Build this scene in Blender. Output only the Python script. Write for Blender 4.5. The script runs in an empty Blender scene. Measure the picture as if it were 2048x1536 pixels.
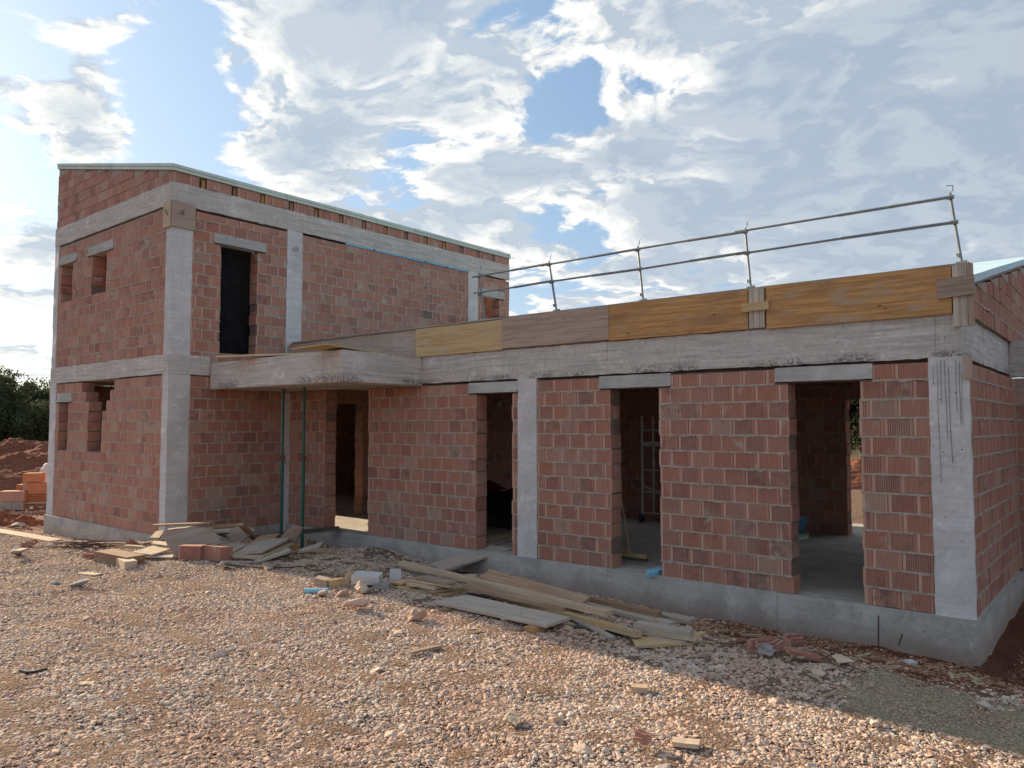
import bpy, bmesh, math, random
import numpy as np
from mathutils import Vector, Matrix
random.seed(7); rng = np.random.default_rng(11)
SC = bpy.context.scene
C = SC.collection

# ------------------------------------------------------------------ camera
CAM = Vector((1.364, -8.963, 1.947)); YAW, PITCH = 0.6908, 0.0544
FPX = 1524.3                                     # focal length in pixels of a 2048 px wide picture
cd = bpy.data.cameras.new('camera'); cam = bpy.data.objects.new('camera', cd); C.objects.link(cam)
cam.location = CAM; cam.rotation_euler = (math.pi/2 + PITCH, 0, YAW)
cd.sensor_width = 36; cd.lens = 36*FPX/2048; cd.clip_start = .05; cd.clip_end = 3000
SC.camera = cam

# ------------------------------------------------------------------ light
SUN_AZ = math.radians(1.3)                       # sun stands to the -x side, a touch behind the house
SUN_EL = math.radians(21)
sv = Vector((-math.cos(SUN_AZ)*math.cos(SUN_EL), math.sin(SUN_AZ)*math.cos(SUN_EL), math.sin(SUN_EL)))
sd = bpy.data.lights.new('sun', 'SUN'); sd.energy = 3.9; sd.angle = math.radians(.6); sd.color = (1, .80, .56)
so = bpy.data.objects.new('sun', sd); C.objects.link(so); so.rotation_euler = (-sv).to_track_quat('-Z', 'Y').to_euler()
SC.view_settings.view_transform = 'Standard'; SC.view_settings.look = 'None'
SC.view_settings.exposure = 1.40; SC.view_settings.gamma = 1; SC.view_settings.use_curve_mapping = False
try:
    SC.cycles.use_denoising = True; SC.cycles.max_bounces = 8; SC.cycles.diffuse_bounces = 5
except Exception: pass

class NT:
    """small helper for node trees"""
    def __init__(s, tree): s.t = tree; s.n = tree.nodes; s.l = tree.links
    def new(s, typ, **kw):
        nd = s.n.new(typ)
        for k, v in kw.items(): setattr(nd, k, v)
        return nd
    def put(s, sock, v):
        if isinstance(v, bpy.types.NodeSocket): s.l.new(v, sock)
        elif v is not None: sock.default_value = v
    def m(s, op, a, b=None, c=None, clamp=False):
        nd = s.new('ShaderNodeMath', operation=op, use_clamp=clamp)
        s.put(nd.inputs[0], a); s.put(nd.inputs[1], b)
        if c is not None: s.put(nd.inputs[2], c)
        return nd.outputs[0]
    def vm(s, op, a, b=None, sc=None):
        nd = s.new('ShaderNodeVectorMath', operation=op)
        s.put(nd.inputs[0], a)
        if b is not None: s.put(nd.inputs[1], b)
        if sc is not None: s.put(nd.inputs['Scale'], sc)
        return nd.outputs['Value'] if op in ('DOT_PRODUCT', 'LENGTH', 'DISTANCE') else nd.outputs['Vector']
    def noise(s, vec, scale, detail=4, rough=.55, dist=0.0, col=False):
        nd = s.new('ShaderNodeTexNoise'); s.put(nd.inputs['Vector'], vec)
        nd.inputs['Scale'].default_value = scale; nd.inputs['Detail'].default_value = detail
        nd.inputs['Roughness'].default_value = rough; nd.inputs['Distortion'].default_value = dist
        return nd.outputs['Color' if col else 'Fac']
    def rng(s, v, a, b, c=0.0, d=1.0, smooth=False):
        nd = s.new('ShaderNodeMapRange'); nd.clamp = True
        if smooth: nd.interpolation_type = 'SMOOTHSTEP'
        for i, q in enumerate((v, a, b, c, d)): s.put(nd.inputs[i], q)
        return nd.outputs[0]
    def mix(s, f, a, b, mode='MIX'):
        nd = s.new('ShaderNodeMix', data_type='RGBA', blend_type=mode)
        s.put(nd.inputs[0], f); s.put(nd.inputs[6], a if not isinstance(a, tuple) else (*a, 1)[:4]); s.put(nd.inputs[7], b if not isinstance(b, tuple) else (*b, 1)[:4])
        return nd.outputs[2]
    def ramp(s, f, stops, interp='LINEAR'):
        nd = s.new('ShaderNodeValToRGB'); nd.color_ramp.interpolation = interp
        e = nd.color_ramp.elements
        while len(e) < len(stops): e.new(.5)
        for q, (p, c) in zip(e, stops): q.position = p; q.color = (*c, 1)
        s.put(nd.inputs[0], f); return nd.outputs[0]
    def xyz(s, v):
        nd = s.new('ShaderNodeSeparateXYZ'); s.put(nd.inputs[0], v); return nd.outputs
    def comb(s, x, y, z):
        nd = s.new('ShaderNodeCombineXYZ'); s.put(nd.inputs[0], x); s.put(nd.inputs[1], y); s.put(nd.inputs[2], z); return nd.outputs[0]

def cam_axes():
    R = cam.rotation_euler.to_matrix()
    return R @ Vector((1, 0, 0)), R @ Vector((0, 1, 0)), R @ Vector((0, 0, -1))
AXR, AXU, AXF = cam_axes()
def ray(px, py): return AXF + AXR*((px-1024)/FPX) - AXU*((py-768)/FPX)
def at(px, py, z=None, y=None, x=None, d=None):
    """world point seen at photo pixel (px, py) at a given height, plane or distance"""
    r = ray(px, py)
    if z is not None: t = (z-CAM.z)/r.z
    elif y is not None: t = (y-CAM.y)/r.y
    elif x is not None: t = (x-CAM.x)/r.x
    else: t = d/r.length
    return CAM + r*t

# ------------------------------------------------------------------ sky
W = bpy.data.worlds.new('World'); SC.world = W; W.use_nodes = True
g = NT(W.node_tree); g.n.clear()
wo = g.new('ShaderNodeOutputWorld'); bg = g.new('ShaderNodeBackground'); g.l.new(bg.outputs[0], wo.inputs[0])
sky = g.new('ShaderNodeTexSky', sky_type='NISHITA'); sky.sun_disc = False
sky.sun_elevation = SUN_EL; sky.sun_rotation = math.atan2(sv.x, sv.y); sky.air_density = 1.0; sky.dust_density = .6; sky.ozone_density = 1.5
tc = g.new('ShaderNodeTexCoord').outputs['Generated']
d = g.vm('NORMALIZE', tc); dx, dy, dz = g.xyz(d)
den = g.m('ADD', g.m('MAXIMUM', dz, 0.0), .16)
P = g.comb(g.m('DIVIDE', dx, den), g.m('DIVIDE', dy, den), 0.0)
sl = (sv.x/math.hypot(sv.x, sv.y), sv.y/math.hypot(sv.x, sv.y))
w1 = g.vm('SCALE', g.vm('SUBTRACT', g.noise(P, 1.7, 3, .5, 0, True), (.5, .5, .5)), None, .42)
w2 = g.vm('SCALE', g.vm('SUBTRACT', g.noise(P, 7.0, 4, .6, 0, True), (.5, .5, .5)), None, .10)
def field(vec, det=14):
    v2 = g.vm('ADD', g.vm('ADD', vec, w1), w2)
    big = g.noise(v2, 1.15, 2, .5); fine = g.noise(v2, 4.0, det, .55, .2)
    return g.m('ADD', g.m('MULTIPLY', g.m('SUBTRACT', big, .5), .55), g.m('ADD', g.m('MULTIPLY', g.m('SUBTRACT', fine, .5), 1.85), .5))
F0 = field(P)
F1 = field(g.vm('ADD', P, (sl[0]*.05, sl[1]*.05, 0)))
F2 = field(g.vm('ADD', P, (sl[0]*.16, sl[1]*.16, 0)), 5)
# where the large masses and the blue gaps stand: (px, py, radius deg, weight)
bias = None
for px, py, rad, w in [(520,130,6,0.128),(700,180,7,0.176),(860,260,6,0.128),(620,330,4,0.128),(480,260,4,0.048),(1320,180,3.0,-.22),(1190,175,2.6,-.19),(1390,170,2.0,-.22),(1110,215,2.2,-.22),(1020,110,2.4,.14),(1050,150,1.6,-.06),(1245,215,1.7,0.220),(1200,110,2.0,-0.085),(1650,230,2.2,-0.085),(300,180,3.5,-0.255),(370,310,3.5,-0.221),(330,40,4,-0.221),(60,60,7,-0.221),(215,75,2.8,0.34),(160,110,1.5,0.2),(290,10,2.0,0.25),(130,230,3.6,0.368),(210,260,2.6,0.240),(50,190,2.2,0.160),(30,340,3,-0.153),(60,150,2.4,-0.119),(30,460,4,0.048),(60,620,5,-0.051),(320,250,2.5,-0.085),
                        (1700,180,11,0.272),(1950,300,11,0.208),(1500,400,9,0.208),(1250,400,7,0.160),(900,20,5,0.160),(1300,20,6,0.176),(1750,520,9,0.112),(1000,420,6,0.080),(2600,300,20,0.176),(2200,-400,24,0.160),(900,-600,22,0.128),(800,300,2.0,-0.170),(560,250,2,-0.102),(870,460,3,0.080),(1430,320,2.2,-0.170),(1600,300,2.0,-0.051),(1180,470,2.2,-0.102),(-600,300,16,0.080)]:
    v = ray(px, py).normalized()
    k = 1/(1-math.cos(math.radians(rad)))
    dt = g.vm('DOT_PRODUCT', d, tuple(v))
    e = g.m('MULTIPLY', g.m('POWER', 2.718, g.m('MULTIPLY', g.m('SUBTRACT', dt, 1.0), k)), w)
    bias = e if bias is None else g.m('ADD', bias, e)
D0 = g.m('ADD', F0, bias)
cover = g.rng(D0, .455, .625, 0, 1, True)
thick = g.rng(D0, .54, 1.0, 0, 1, True)
lit = g.rng(g.m('ADD', g.m('MULTIPLY', g.m('SUBTRACT', F0, F1), 1.1), g.m('MULTIPLY', g.m('SUBTRACT', F0, F2), .45)), -.10, .17, 0, 1)
sdot = g.vm('DOT_PRODUCT', d, tuple(sv)); nearsun = g.rng(sdot, .15, 1.0, 0, 1)
core = g.mix(nearsun, (2.15, 2.65, 3.35), (2.7, 3.3, 4.05))
edge = g.mix(nearsun, (6.0, 5.95, 5.75), (6.7, 6.6, 6.15))
f = g.m('MULTIPLY', g.m('SUBTRACT', 1.0, g.m('MULTIPLY', thick, .86)), g.m('ADD', .16, g.m('MULTIPLY', lit, 1.25)), clamp=True)
cc = g.mix(f, core, edge)
nis = g.mix(1.0, sky.outputs[0], (.95, .95, .98), 'MULTIPLY')
bl = g.mix(g.m('POWER', nearsun, 1.6), (1.15, 2.0, 3.35), (3.0, 4.2, 5.3))
skyc = g.mix(.62, nis, bl)
hz = g.m('POWER', g.m('SUBTRACT', 1.0, g.m('MAXIMUM', dz, 0.0), clamp=True), 7.0)
hazec = g.mix(nearsun, (3.7, 4.3, 4.9), (5.6, 5.9, 5.7))
out = g.mix(cover, skyc, cc)
out = g.mix(g.m('MAXIMUM', g.m('MULTIPLY', hz, .62), g.rng(dz, .0, .07, 1, 0, True)), out, hazec)
g.l.new(out, bg.inputs[0]); bg.inputs[1].default_value = .066

# ------------------------------------------------------------------ materials
def mat(name, rough=.9, spec=.25):
    m = bpy.data.materials.new(name); m.use_nodes = True
    g = NT(m.node_tree); b = g.n['Principled BSDF']; b.inputs['Roughness'].default_value = rough
    b.inputs['Specular IOR Level'].default_value = spec
    return m, g, b
def bump(g, b, h, dist=.01, strength=1.0):
    nd = g.new('ShaderNodeBump'); nd.inputs['Distance'].default_value = dist; nd.inputs['Strength'].default_value = strength
    g.put(nd.inputs['Height'], h); g.l.new(nd.outputs[0], b.inputs['Normal'])
def geo_pos(g): return g.new('ShaderNodeNewGeometry').outputs['Position']
def obj_co(g): return g.new('ShaderNodeTexCoord').outputs['Object']
def obj_rnd(g): return g.new('ShaderNodeObjectInfo').outputs['Random']
def attr(g, n, out='Fac'): return g.new('ShaderNodeAttribute', attribute_name=n).outputs[out]

def brick_material(name, dark=1.0):
    m, g, b = mat(name, .88, .2)
    rnd = g.m('FRACT', g.m('ADD', attr(g, 'rnd'), obj_rnd(g)))
    col = g.ramp(rnd, [(0, (.37, .165, .12)), (.22, (.42, .20, .14)), (.45, (.38, .18, .145)), (.62, (.45, .24, .175)), (.8, (.30, .13, .10)), (1, (.40, .215, .175))])
    uv = g.new('ShaderNodeUVMap').outputs[0]; u, v, _ = g.xyz(uv)
    pos = geo_pos(g)
    n1 = g.noise(pos, 9, 5, .6); n2 = g.noise(pos, 1.1, 4, .6); n3 = g.noise(pos, 3.1, 5, .65)
    # every block carries a smooth, paler tongue at one end; the rest is combed
    strip = g.m('MULTIPLY', g.m('LESS_THAN', u, g.m('ADD', .024, g.m('MULTIPLY', g.m('FRACT', g.m('MULTIPLY', rnd, 37.0)), .016))), g.m('GREATER_THAN', u, .004))
    col = g.mix(g.m('MULTIPLY', strip, g.m('ADD', .35, g.m('MULTIPLY', g.m('FRACT', g.m('MULTIPLY', rnd, 91.0)), .4))), col, (.56, .385, .29))
    comb = g.m('MULTIPLY', g.m('SUBTRACT', 1.0, strip), g.m('SINE', g.m('MULTIPLY', u, 2*math.pi/.0225)))
    col = g.mix(g.rng(n1, .35, .7, 0, .4), col, (.44, .26, .20))
    col = g.mix(g.m('MULTIPLY', g.m('GREATER_THAN', g.m('SINE', g.m('MULTIPLY', rnd, 971.0)), .97), .5), col, (.44, .34, .27))
    col = g.mix(g.m('MULTIPLY', g.m('GREATER_THAN', g.m('SINE', g.m('MULTIPLY', rnd, 1733.0)), .97), g.rng(n1, .45, .62, .0, .6)), col, (.15, .11, .095))
    col = g.mix(g.rng(n2, .55, .75, 0, .45), col, (.42, .34, .28))         # cement dust
    col = g.mix(g.rng(n3, .61, .74, 0, .75), col, (.13, .09, .075))      # dark stains
    sp = g.noise(pos, 4.3, 3, .5)
    col = g.mix(g.rng(sp, .63, .70, 0, .6), col, (.44, .40, .34))         # mortar smears
    g.l.new(col, b.inputs['Base Color'])
    bump(g, b, g.m('ADD', g.m('MULTIPLY', comb, .5), g.m('MULTIPLY', n1, 1.0)), .0035)
    return m
def concrete_material(name, base, tint2, streak=1.0, scale=1.0, pits=.80):
    m, g, b = mat(name, .85, .3)
    pos = geo_pos(g)
    mp = g.vm('MULTIPLY', pos, (1.2, 1.2, 26.0)); st = g.noise(mp, 1.0, 5, .65)
    big = g.noise(pos, 1.3*scale, 5, .62, .3); fine = g.noise(pos, 26, 4, .6)
    col = g.mix(g.rng(st, .35, .66, 0, streak), base, tuple(c*.60 for c in base))
    col = g.mix(g.rng(big, .44, .60, 0, .9), col, tint2)
    blot = g.noise(pos, 3.7, 6, .7, .6); col = g.mix(g.rng(blot, .56, .66, 0, .6), col, tuple(min(1, c*1.30) for c in base)); col = g.mix(g.rng(blot, .42, .34, 0, .5), col, tuple(c*.62 for c in base))
    col = g.mix(g.rng(fine, .35, .7, 0, .35), col, tuple(min(1, c*1.22) for c in base))
    run = g.noise(g.vm('MULTIPLY', pos, (7, 7, .8)), 1.0, 4, .6)
    col = g.mix(g.rng(run, .62, .74, 0, .45), col, tuple(c*.55 for c in base))
    col = g.mix(g.m('MULTIPLY', g.rng(st, .50, .62), .5*streak), col, tuple(c*.62 for c in base))
    if name.startswith('plinth'):
        zz = g.xyz(pos)[2]; col = g.mix(g.rng(g.m('ADD', zz, g.m('MULTIPLY', g.noise(pos, 3.0, 6, .7), .5)), -.18, .06, .75, 0), col, (.27, .19, .145))
    vo = g.new('ShaderNodeTexVoronoi'); g.put(vo.inputs['Vector'], pos); vo.inputs['Scale'].default_value = 13
    wh = g.new('ShaderNodeTexWhiteNoise'); g.put(wh.inputs[0], vo.outputs['Position'])
    pit = g.m('MULTIPLY', g.rng(vo.outputs['Distance'], .06, .13, 1, 0), g.m('GREATER_THAN', wh.outputs['Value'], pits))
    col = g.mix(g.m('MULTIPLY', pit, .8), col, (.07, .065, .06))
    if name.startswith('board'):             # honeycombed lower edge of the cast beams
        band = g.rng(g.m('ABSOLUTE', g.m('SUBTRACT', g.xyz(pos)[2], 2.66)), .03, .11, 1, 0)
        hc = g.m('MULTIPLY', g.m('MULTIPLY', band, g.rng(g.noise(pos, 34, 4, .7), .50, .56)), g.rng(g.noise(pos, 1.4, 2, .5), .48, .56))
        pit = g.m('MAXIMUM', pit, hc); col = g.mix(g.m('MULTIPLY', hc, .7), col, (.12, .11, .10))
    g.l.new(col, b.inputs['Base Color'])
    bump(g, b, g.m('SUBTRACT', g.m('ADD', g.m('MULTIPLY', st, .5), g.m('MULTIPLY', fine, .5)), pit), .006)
    return m
def wood_material(name, c1, c2, c3, sc=1.0, patch=None):
    """grain along the local x axis"""
    m, g, b = mat(name, .8, .25)
    r = obj_rnd(g); co = g.vm('ADD', obj_co(g), g.comb(g.m('MULTIPLY', r, 37.0), g.m('MULTIPLY', r, 11.0), 0.0))
    gr = g.noise(g.vm('MULTIPLY', co, (1.6*sc, 34*sc, 34*sc)), 1.0, 5, .6, .6)
    bl = g.noise(g.vm('MULTIPLY', co, (1.4, 5, 5)), 1.0, 4, .6)
    col = g.mix(g.rng(gr, .38, .60), c1, c2)
    col = g.mix(g.rng(bl, .5, .72, 0, .8), col, c3)
    kn = g.new('ShaderNodeTexVoronoi'); g.put(kn.inputs['Vector'], g.vm('MULTIPLY', co, (2.2, 5, 5))); kn.inputs['Scale'].default_value = 1.6
    col = g.mix(g.rng(kn.outputs['Distance'], .05, .13, .75, 0), col, tuple(c*.35 for c in c2))
    if patch: 
        wn = g.noise(g.vm('MULTIPLY', co, (1.0, 3, 3)), 2.3, 5, .7)
        col = g.mix(g.rng(wn, .55, .66, 0, .8), col, patch)
    hsv = g.new('ShaderNodeHueSaturation'); g.put(hsv.inputs['Color'], col); g.put(hsv.inputs['Value'], g.m('ADD', .84, g.m('MULTIPLY', r, .32)))
    g.l.new(hsv.outputs[0], b.inputs['Base Color'])
    bump(g, b, gr, .003)
    return m
def plain(name, col, rough=.7, spec=.3, metal=0.0, var=.25, sc=6, c2=None, bmp=.003):
    m, g, b = mat(name, rough, spec); b.inputs['Metallic'].default_value = metal
    n = g.noise(geo_pos(g), sc, 5, .6)
    c2 = c2 or tuple(c*(1-var*2) for c in col)
    g.l.new(g.mix(g.rng(n, .35, .72), col, c2), b.inputs['Base Color']); bump(g, b, n, bmp)
    return m
M = {}
M['brick'] = brick_material('clay_block')
M['mortar'] = plain('mortar', (.42, .365, .30), .95, .1, sc=11, c2=(.27, .235, .195), bmp=.01)
M['run'] = plain('wet_run', (.24, .23, .22), .9, .2)
M['core'] = plain('shaded_joint_core', (.17, .11, .09), .95, .1, sc=9, c2=(.24, .20, .17), bmp=.01)  # joint shade put into the colour: dark brown like brick in shadow
M['gable_core'] = M['mortar']
M['concrete'] = concrete_material('board_marked_concrete', (.57, .525, .485), (.42, .385, .355), 1.0, 1.0, .62)
M['column'] = concrete_material('smooth_column_concrete', (.58, .56, .555), (.45, .435, .42), .35)
M['plinth'] = concrete_material('plinth_concrete', (.43, .41, .38), (.28, .265, .245), .35, 1.3)
M['slab'] = concrete_material('floor_screed', (.42, .39, .35), (.29, .26, .23), .0, 1.5)
M['lintel'] = concrete_material('lintel_concrete', (.40, .39, .37), (.50, .49, .47), .5)
M['wood_grey'] = wood_material('weathered_board', (.47, .41, .345), (.35, .30, .25), (.38, .30, .24))
M['wood_pink'] = wood_material('faded_formwork_board', (.40, .30, .235), (.29, .215, .17), (.40, .33, .28))
M['wood_orange'] = wood_material('orange_formwork_board', (.55, .31, .125), (.38, .195, .08), (.28, .155, .08), patch=(.40, .30, .21))
M['wood_yellow'] = wood_material('yellow_formwork_board', (.50, .365, .20), (.41, .27, .12), (.40, .32, .23), patch=(.43, .35, .26))
M['wood_brown'] = wood_material('brown_plank', (.36, .235, .15), (.24, .15, .095), (.33, .25, .185))
M['wood_tan'] = wood_material('pale_new_wood', (.50, .39, .27), (.40, .295, .19), (.40, .34, .28), patch=(.43, .385, .34))
M['wood_dark'] = wood_material('dark_wet_wood', (.12, .10, .09), (.07, .06, .055), (.16, .13, .11))
M['green'] = plain('green_painted_steel', (.006, .085, .062), .5, .4, sc=12, c2=(.02, .07, .055))
M['steel'] = plain('galvanised_steel', (.24, .26, .28), .5, .5, metal=.4, sc=20, c2=(.16, .17, .18))
M['steel_pale'] = plain('pale_scaffold_steel', (.62, .63, .64), .5, .4, sc=12, c2=(.5, .5, .5))
M['foam'] = plain('blue_foam', (.16, .46, .66), .7, .3, sc=5, c2=(.28, .55, .68))
M['foam_white'] = plain('pale_insulation_board', (.58, .66, .60), .7, .3, sc=3, c2=(.46, .54, .49))
M['foam_pale'] = plain('sun_bleached_foam', (.50, .66, .72), .7, .3, sc=2, c2=(.38, .56, .66))
M['black'] = plain('black_plastic', (.02, .02, .022), .45, .4, sc=9)
M['red_cloth'] = plain('dark_red_cloth', (.12, .02, .018), .9, .1)
M['white'] = plain('white_plaster', (.54, .52, .50), .8, .2, sc=9, c2=(.48, .47, .45))
M['rust'] = plain('rusty_steel', (.12, .065, .045), .85, .3, sc=18, c2=(.06, .04, .035))
M['orange_brick'] = plain('fresh_orange_clay', (.52, .22, .115), .85, .2, sc=8, c2=(.44, .18, .10))
M['pink_brick'] = plain('dusty_pink_clay', (.46, .27, .21), .85, .2, sc=8, c2=(.40, .22, .17))
M['shard'] = plain('broken_clay', (.40, .21, .16), .9, .2, sc=16, c2=(.30, .15, .12))
M['void'] = plain('void_black', (.018, .018, .02), .9, .05)  # near-black stand-in for the dark of openings and gaps
M['greychunk'] = plain('grey_concrete_chunk', (.33, .32, .30), .9, .2, sc=9, c2=(.22, .21, .20))

def rock_material(name, stops, dust=(.60, .50, .40)):
    m, g, b = mat(name, .9, .2)
    r = obj_rnd(g); col = g.ramp(r, stops)
    n = g.noise(obj_co(g), 2.3, 4, .6); n2 = g.noise(geo_pos(g), .9, 3, .6)
    col = g.mix(g.rng(n, .4, .7, 0, .45), col, dust)
    col = g.mix(g.rng(n2, .45, .68, 0, .40), col, (.42, .22, .14))
    g.l.new(col, b.inputs['Base Color']); bump(g, b, n, .004)
    return m
M['gravel'] = rock_material('limestone_gravel', [(0, (.49, .35, .26)), (.2, (.54, .41, .31)), (.38, (.45, .27, .195)), (.55, (.50, .40, .325)), (.7, (.37, .335, .305)), (.85, (.61, .49, .39)), (1, (.42, .235, .165))])
M['orange_rock'] = plain('iron_stained_limestone', (.46, .33, .25), .92, .15, sc=9, c2=(.36, .23, .17), bmp=.01)
M['rock'] = rock_material('limestone_rock', [(0, (.50, .34, .24)), (.5, (.50, .42, .34)), (1, (.46, .27, .18))])

m, g, b = mat('ground_soil', .95, .1)
col = attr(g, 'zone', 'Color'); pos = geo_pos(g)
n = g.noise(pos, 32, 6, .7); n2 = g.noise(pos, 5, 5, .6)
vo = g.new('ShaderNodeTexVoronoi'); g.put(vo.inputs['Vector'], g.vm('ADD', pos, g.vm('SCALE', g.noise(pos, 20, 3, .6, 0, True), None, .03))); vo.inputs['Scale'].default_value = 48
vr = g.xyz(vo.outputs['Color'])[0]
col = g.mix(g.m('MULTIPLY', g.rng(vr, .25, .9), .55), col, g.mix(1.0, col, (1.75, 1.7, 1.62), 'MULTIPLY'))
col = g.mix(g.rng(vo.outputs['Distance'], .45, .75, 0, .7), col, g.mix(1.0, col, (.45, .42, .4), 'MULTIPLY'))
n = g.m('SUBTRACT', n, g.m('MULTIPLY', vo.outputs['Distance'], .8))
col = g.mix(g.rng(n, .3, .7), g.mix(1.0, col, (.62, .60, .58), 'MULTIPLY'), col)
col = g.mix(g.rng(n2, .45, .7, 0, .3), col, g.mix(1.0, col, (1.12, .98, .9), 'MULTIPLY'))
g.l.new(col, b.inputs['Base Color']); bump(g, b, n, .05)
M['ground'] = m
m, g, b = mat('leaf', .75, .2)
r = attr(g, 'rnd')
lc = g.ramp(r, [(0, (.035, .05, .024)), (.5, (.07, .088, .04)), (1, (.12, .13, .06))]); g.l.new(lc, b.inputs['Base Color'])
tr = g.new('ShaderNodeBsdfTranslucent'); g.l.new(lc, tr.inputs[0]); mx = g.new('ShaderNodeMixShader'); mx.inputs[0].default_value = .35
g.l.new(b.outputs[0], mx.inputs[1]); g.l.new(tr.outputs[0], mx.inputs[2]); g.l.new(mx.outputs[0], g.n['Material Output'].inputs[0])
M['leaf'] = m
M['bark'] = plain('bark', (.12, .095, .07), .95, .1, sc=8)
M['earth'] = plain('red_earth', (.27, .115, .07), .95, .1, sc=7, c2=(.17, .065, .042), bmp=.25)

# ------------------------------------------------------------------ mesh helpers
def link(name, me, parent=None, mt=None):
    o = bpy.data.objects.new(name, me); C.objects.link(o)
    if mt is not None and me is not None and not me.materials: me.materials.append(M[mt] if isinstance(mt, str) else mt)
    if parent: o.parent = parent
    return o
def thing(name, label, cat, loc=(0, 0, 0), group=None, rot=None):
    o = bpy.data.objects.new(name, None); C.objects.link(o); o.location = loc; o.empty_display_size = .1
    if rot: o.rotation_euler = rot
    return tag(o, label, cat, group)
def tag(o, label, cat, group=None):
    o['label'] = label; o['category'] = cat
    if group: o['group'] = group
    return o
class MB:
    def __init__(s): s.v = []; s.f = []; s.uv = []; s.r = []; s.sm = False
    def face(s, idx, uvs=None, r=0.0): s.f.append(idx); s.uv.append(uvs or [(0, 0)]*len(idx)); s.r.append(r)
    def box(s, x0, x1, y0, y1, z0, z1, jit=0.0, mtx=None, r=0.0):
        b = len(s.v)
        for x in (x0, x1):
            for y in (y0, y1):
                for z in (z0, z1):
                    p = Vector((x+random.uniform(-jit, jit), y+random.uniform(-jit, jit), z+random.uniform(-jit, jit)))
                    s.v.append(tuple(mtx @ p) if mtx else tuple(p))
        for q in ((0, 1, 3, 2), (4, 6, 7, 5), (0, 4, 5, 1), (2, 3, 7, 6), (0, 2, 6, 4), (1, 5, 7, 3)): s.face([b+i for i in q], None, r)
    def seg_box(s, x0, x1, y0, y1, z0, z1, axis=0, n=8, jit=.004):
        """a box cut along one axis, its long edges slightly uneven"""
        b = len(s.v); lo = (x0, y0, z0); hi = (x1, y1, z1); o = [a for a in (0, 1, 2) if a != axis]
        if axis == 1: o = [2, 0]
        for i in range(n+1):
            for (a, c) in ((0, 0), (1, 0), (1, 1), (0, 1)):
                p = [0, 0, 0]; p[axis] = lo[axis]+(hi[axis]-lo[axis])*i/n
                p[o[0]] = (lo, hi)[a][o[0]]+random.uniform(-jit, jit); p[o[1]] = (lo, hi)[c][o[1]]+random.uniform(-jit, jit)
                s.v.append(tuple(p))
        for i in range(n):
            for k in range(4):
                a = b+i*4+k; c = b+i*4+(k+1) % 4; s.face([a, c, c+4, a+4])
        s.face([b+3, b+2, b+1, b]); e = b+n*4; s.face([e, e+1, e+2, e+3])
    def tube(s, p, q, r, n=8, r2=None):
        p = Vector(p); q = Vector(q); ax = (q-p).normalized(); up = Vector((0, 0, 1)) if abs(ax.z) < .9 else Vector((1, 0, 0))
        a = ax.cross(up).normalized(); c = ax.cross(a); b = len(s.v); r2 = r if r2 is None else r2
        for pt, rr in ((p, r), (q, r2)):
            for k in range(n):
                t = 2*math.pi*k/n; s.v.append(tuple(pt+(a*math.cos(t)+c*math.sin(t))*rr))
        for k in range(n): s.face([b+k, b+(k+1) % n, b+n+(k+1) % n, b+n+k])
        s.face([b+k for k in range(n-1, -1, -1)]); s.face([b+n+k for k in range(n)])
    def path(s, pts, r, n=6):
        for p, q in zip(pts, pts[1:]): s.tube(p, q, r, n)
    def mesh(s, name):
        me = bpy.data.meshes.new(name); me.from_pydata(s.v, [], s.f); me.update()
        uvl = me.uv_layers.new(name='UVMap'); flat = [c for f in s.uv for t in f for c in t]
        uvl.data.foreach_set('uv', flat)
        at_ = me.attributes.new('rnd', 'FLOAT', 'FACE'); at_.data.foreach_set('value', s.r)
        if s.sm: me.polygons.foreach_set('use_smooth', [True]*len(me.polygons))
        return me
    def build(s, name, mt, parent=None): return link(name, s.mesh(name), parent, mt)
def recalc(me):
    bm = bmesh.new(); bm.from_mesh(me); bmesh.ops.recalc_face_normals(bm, faces=bm.faces); bm.to_mesh(me); bm.free()

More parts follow.
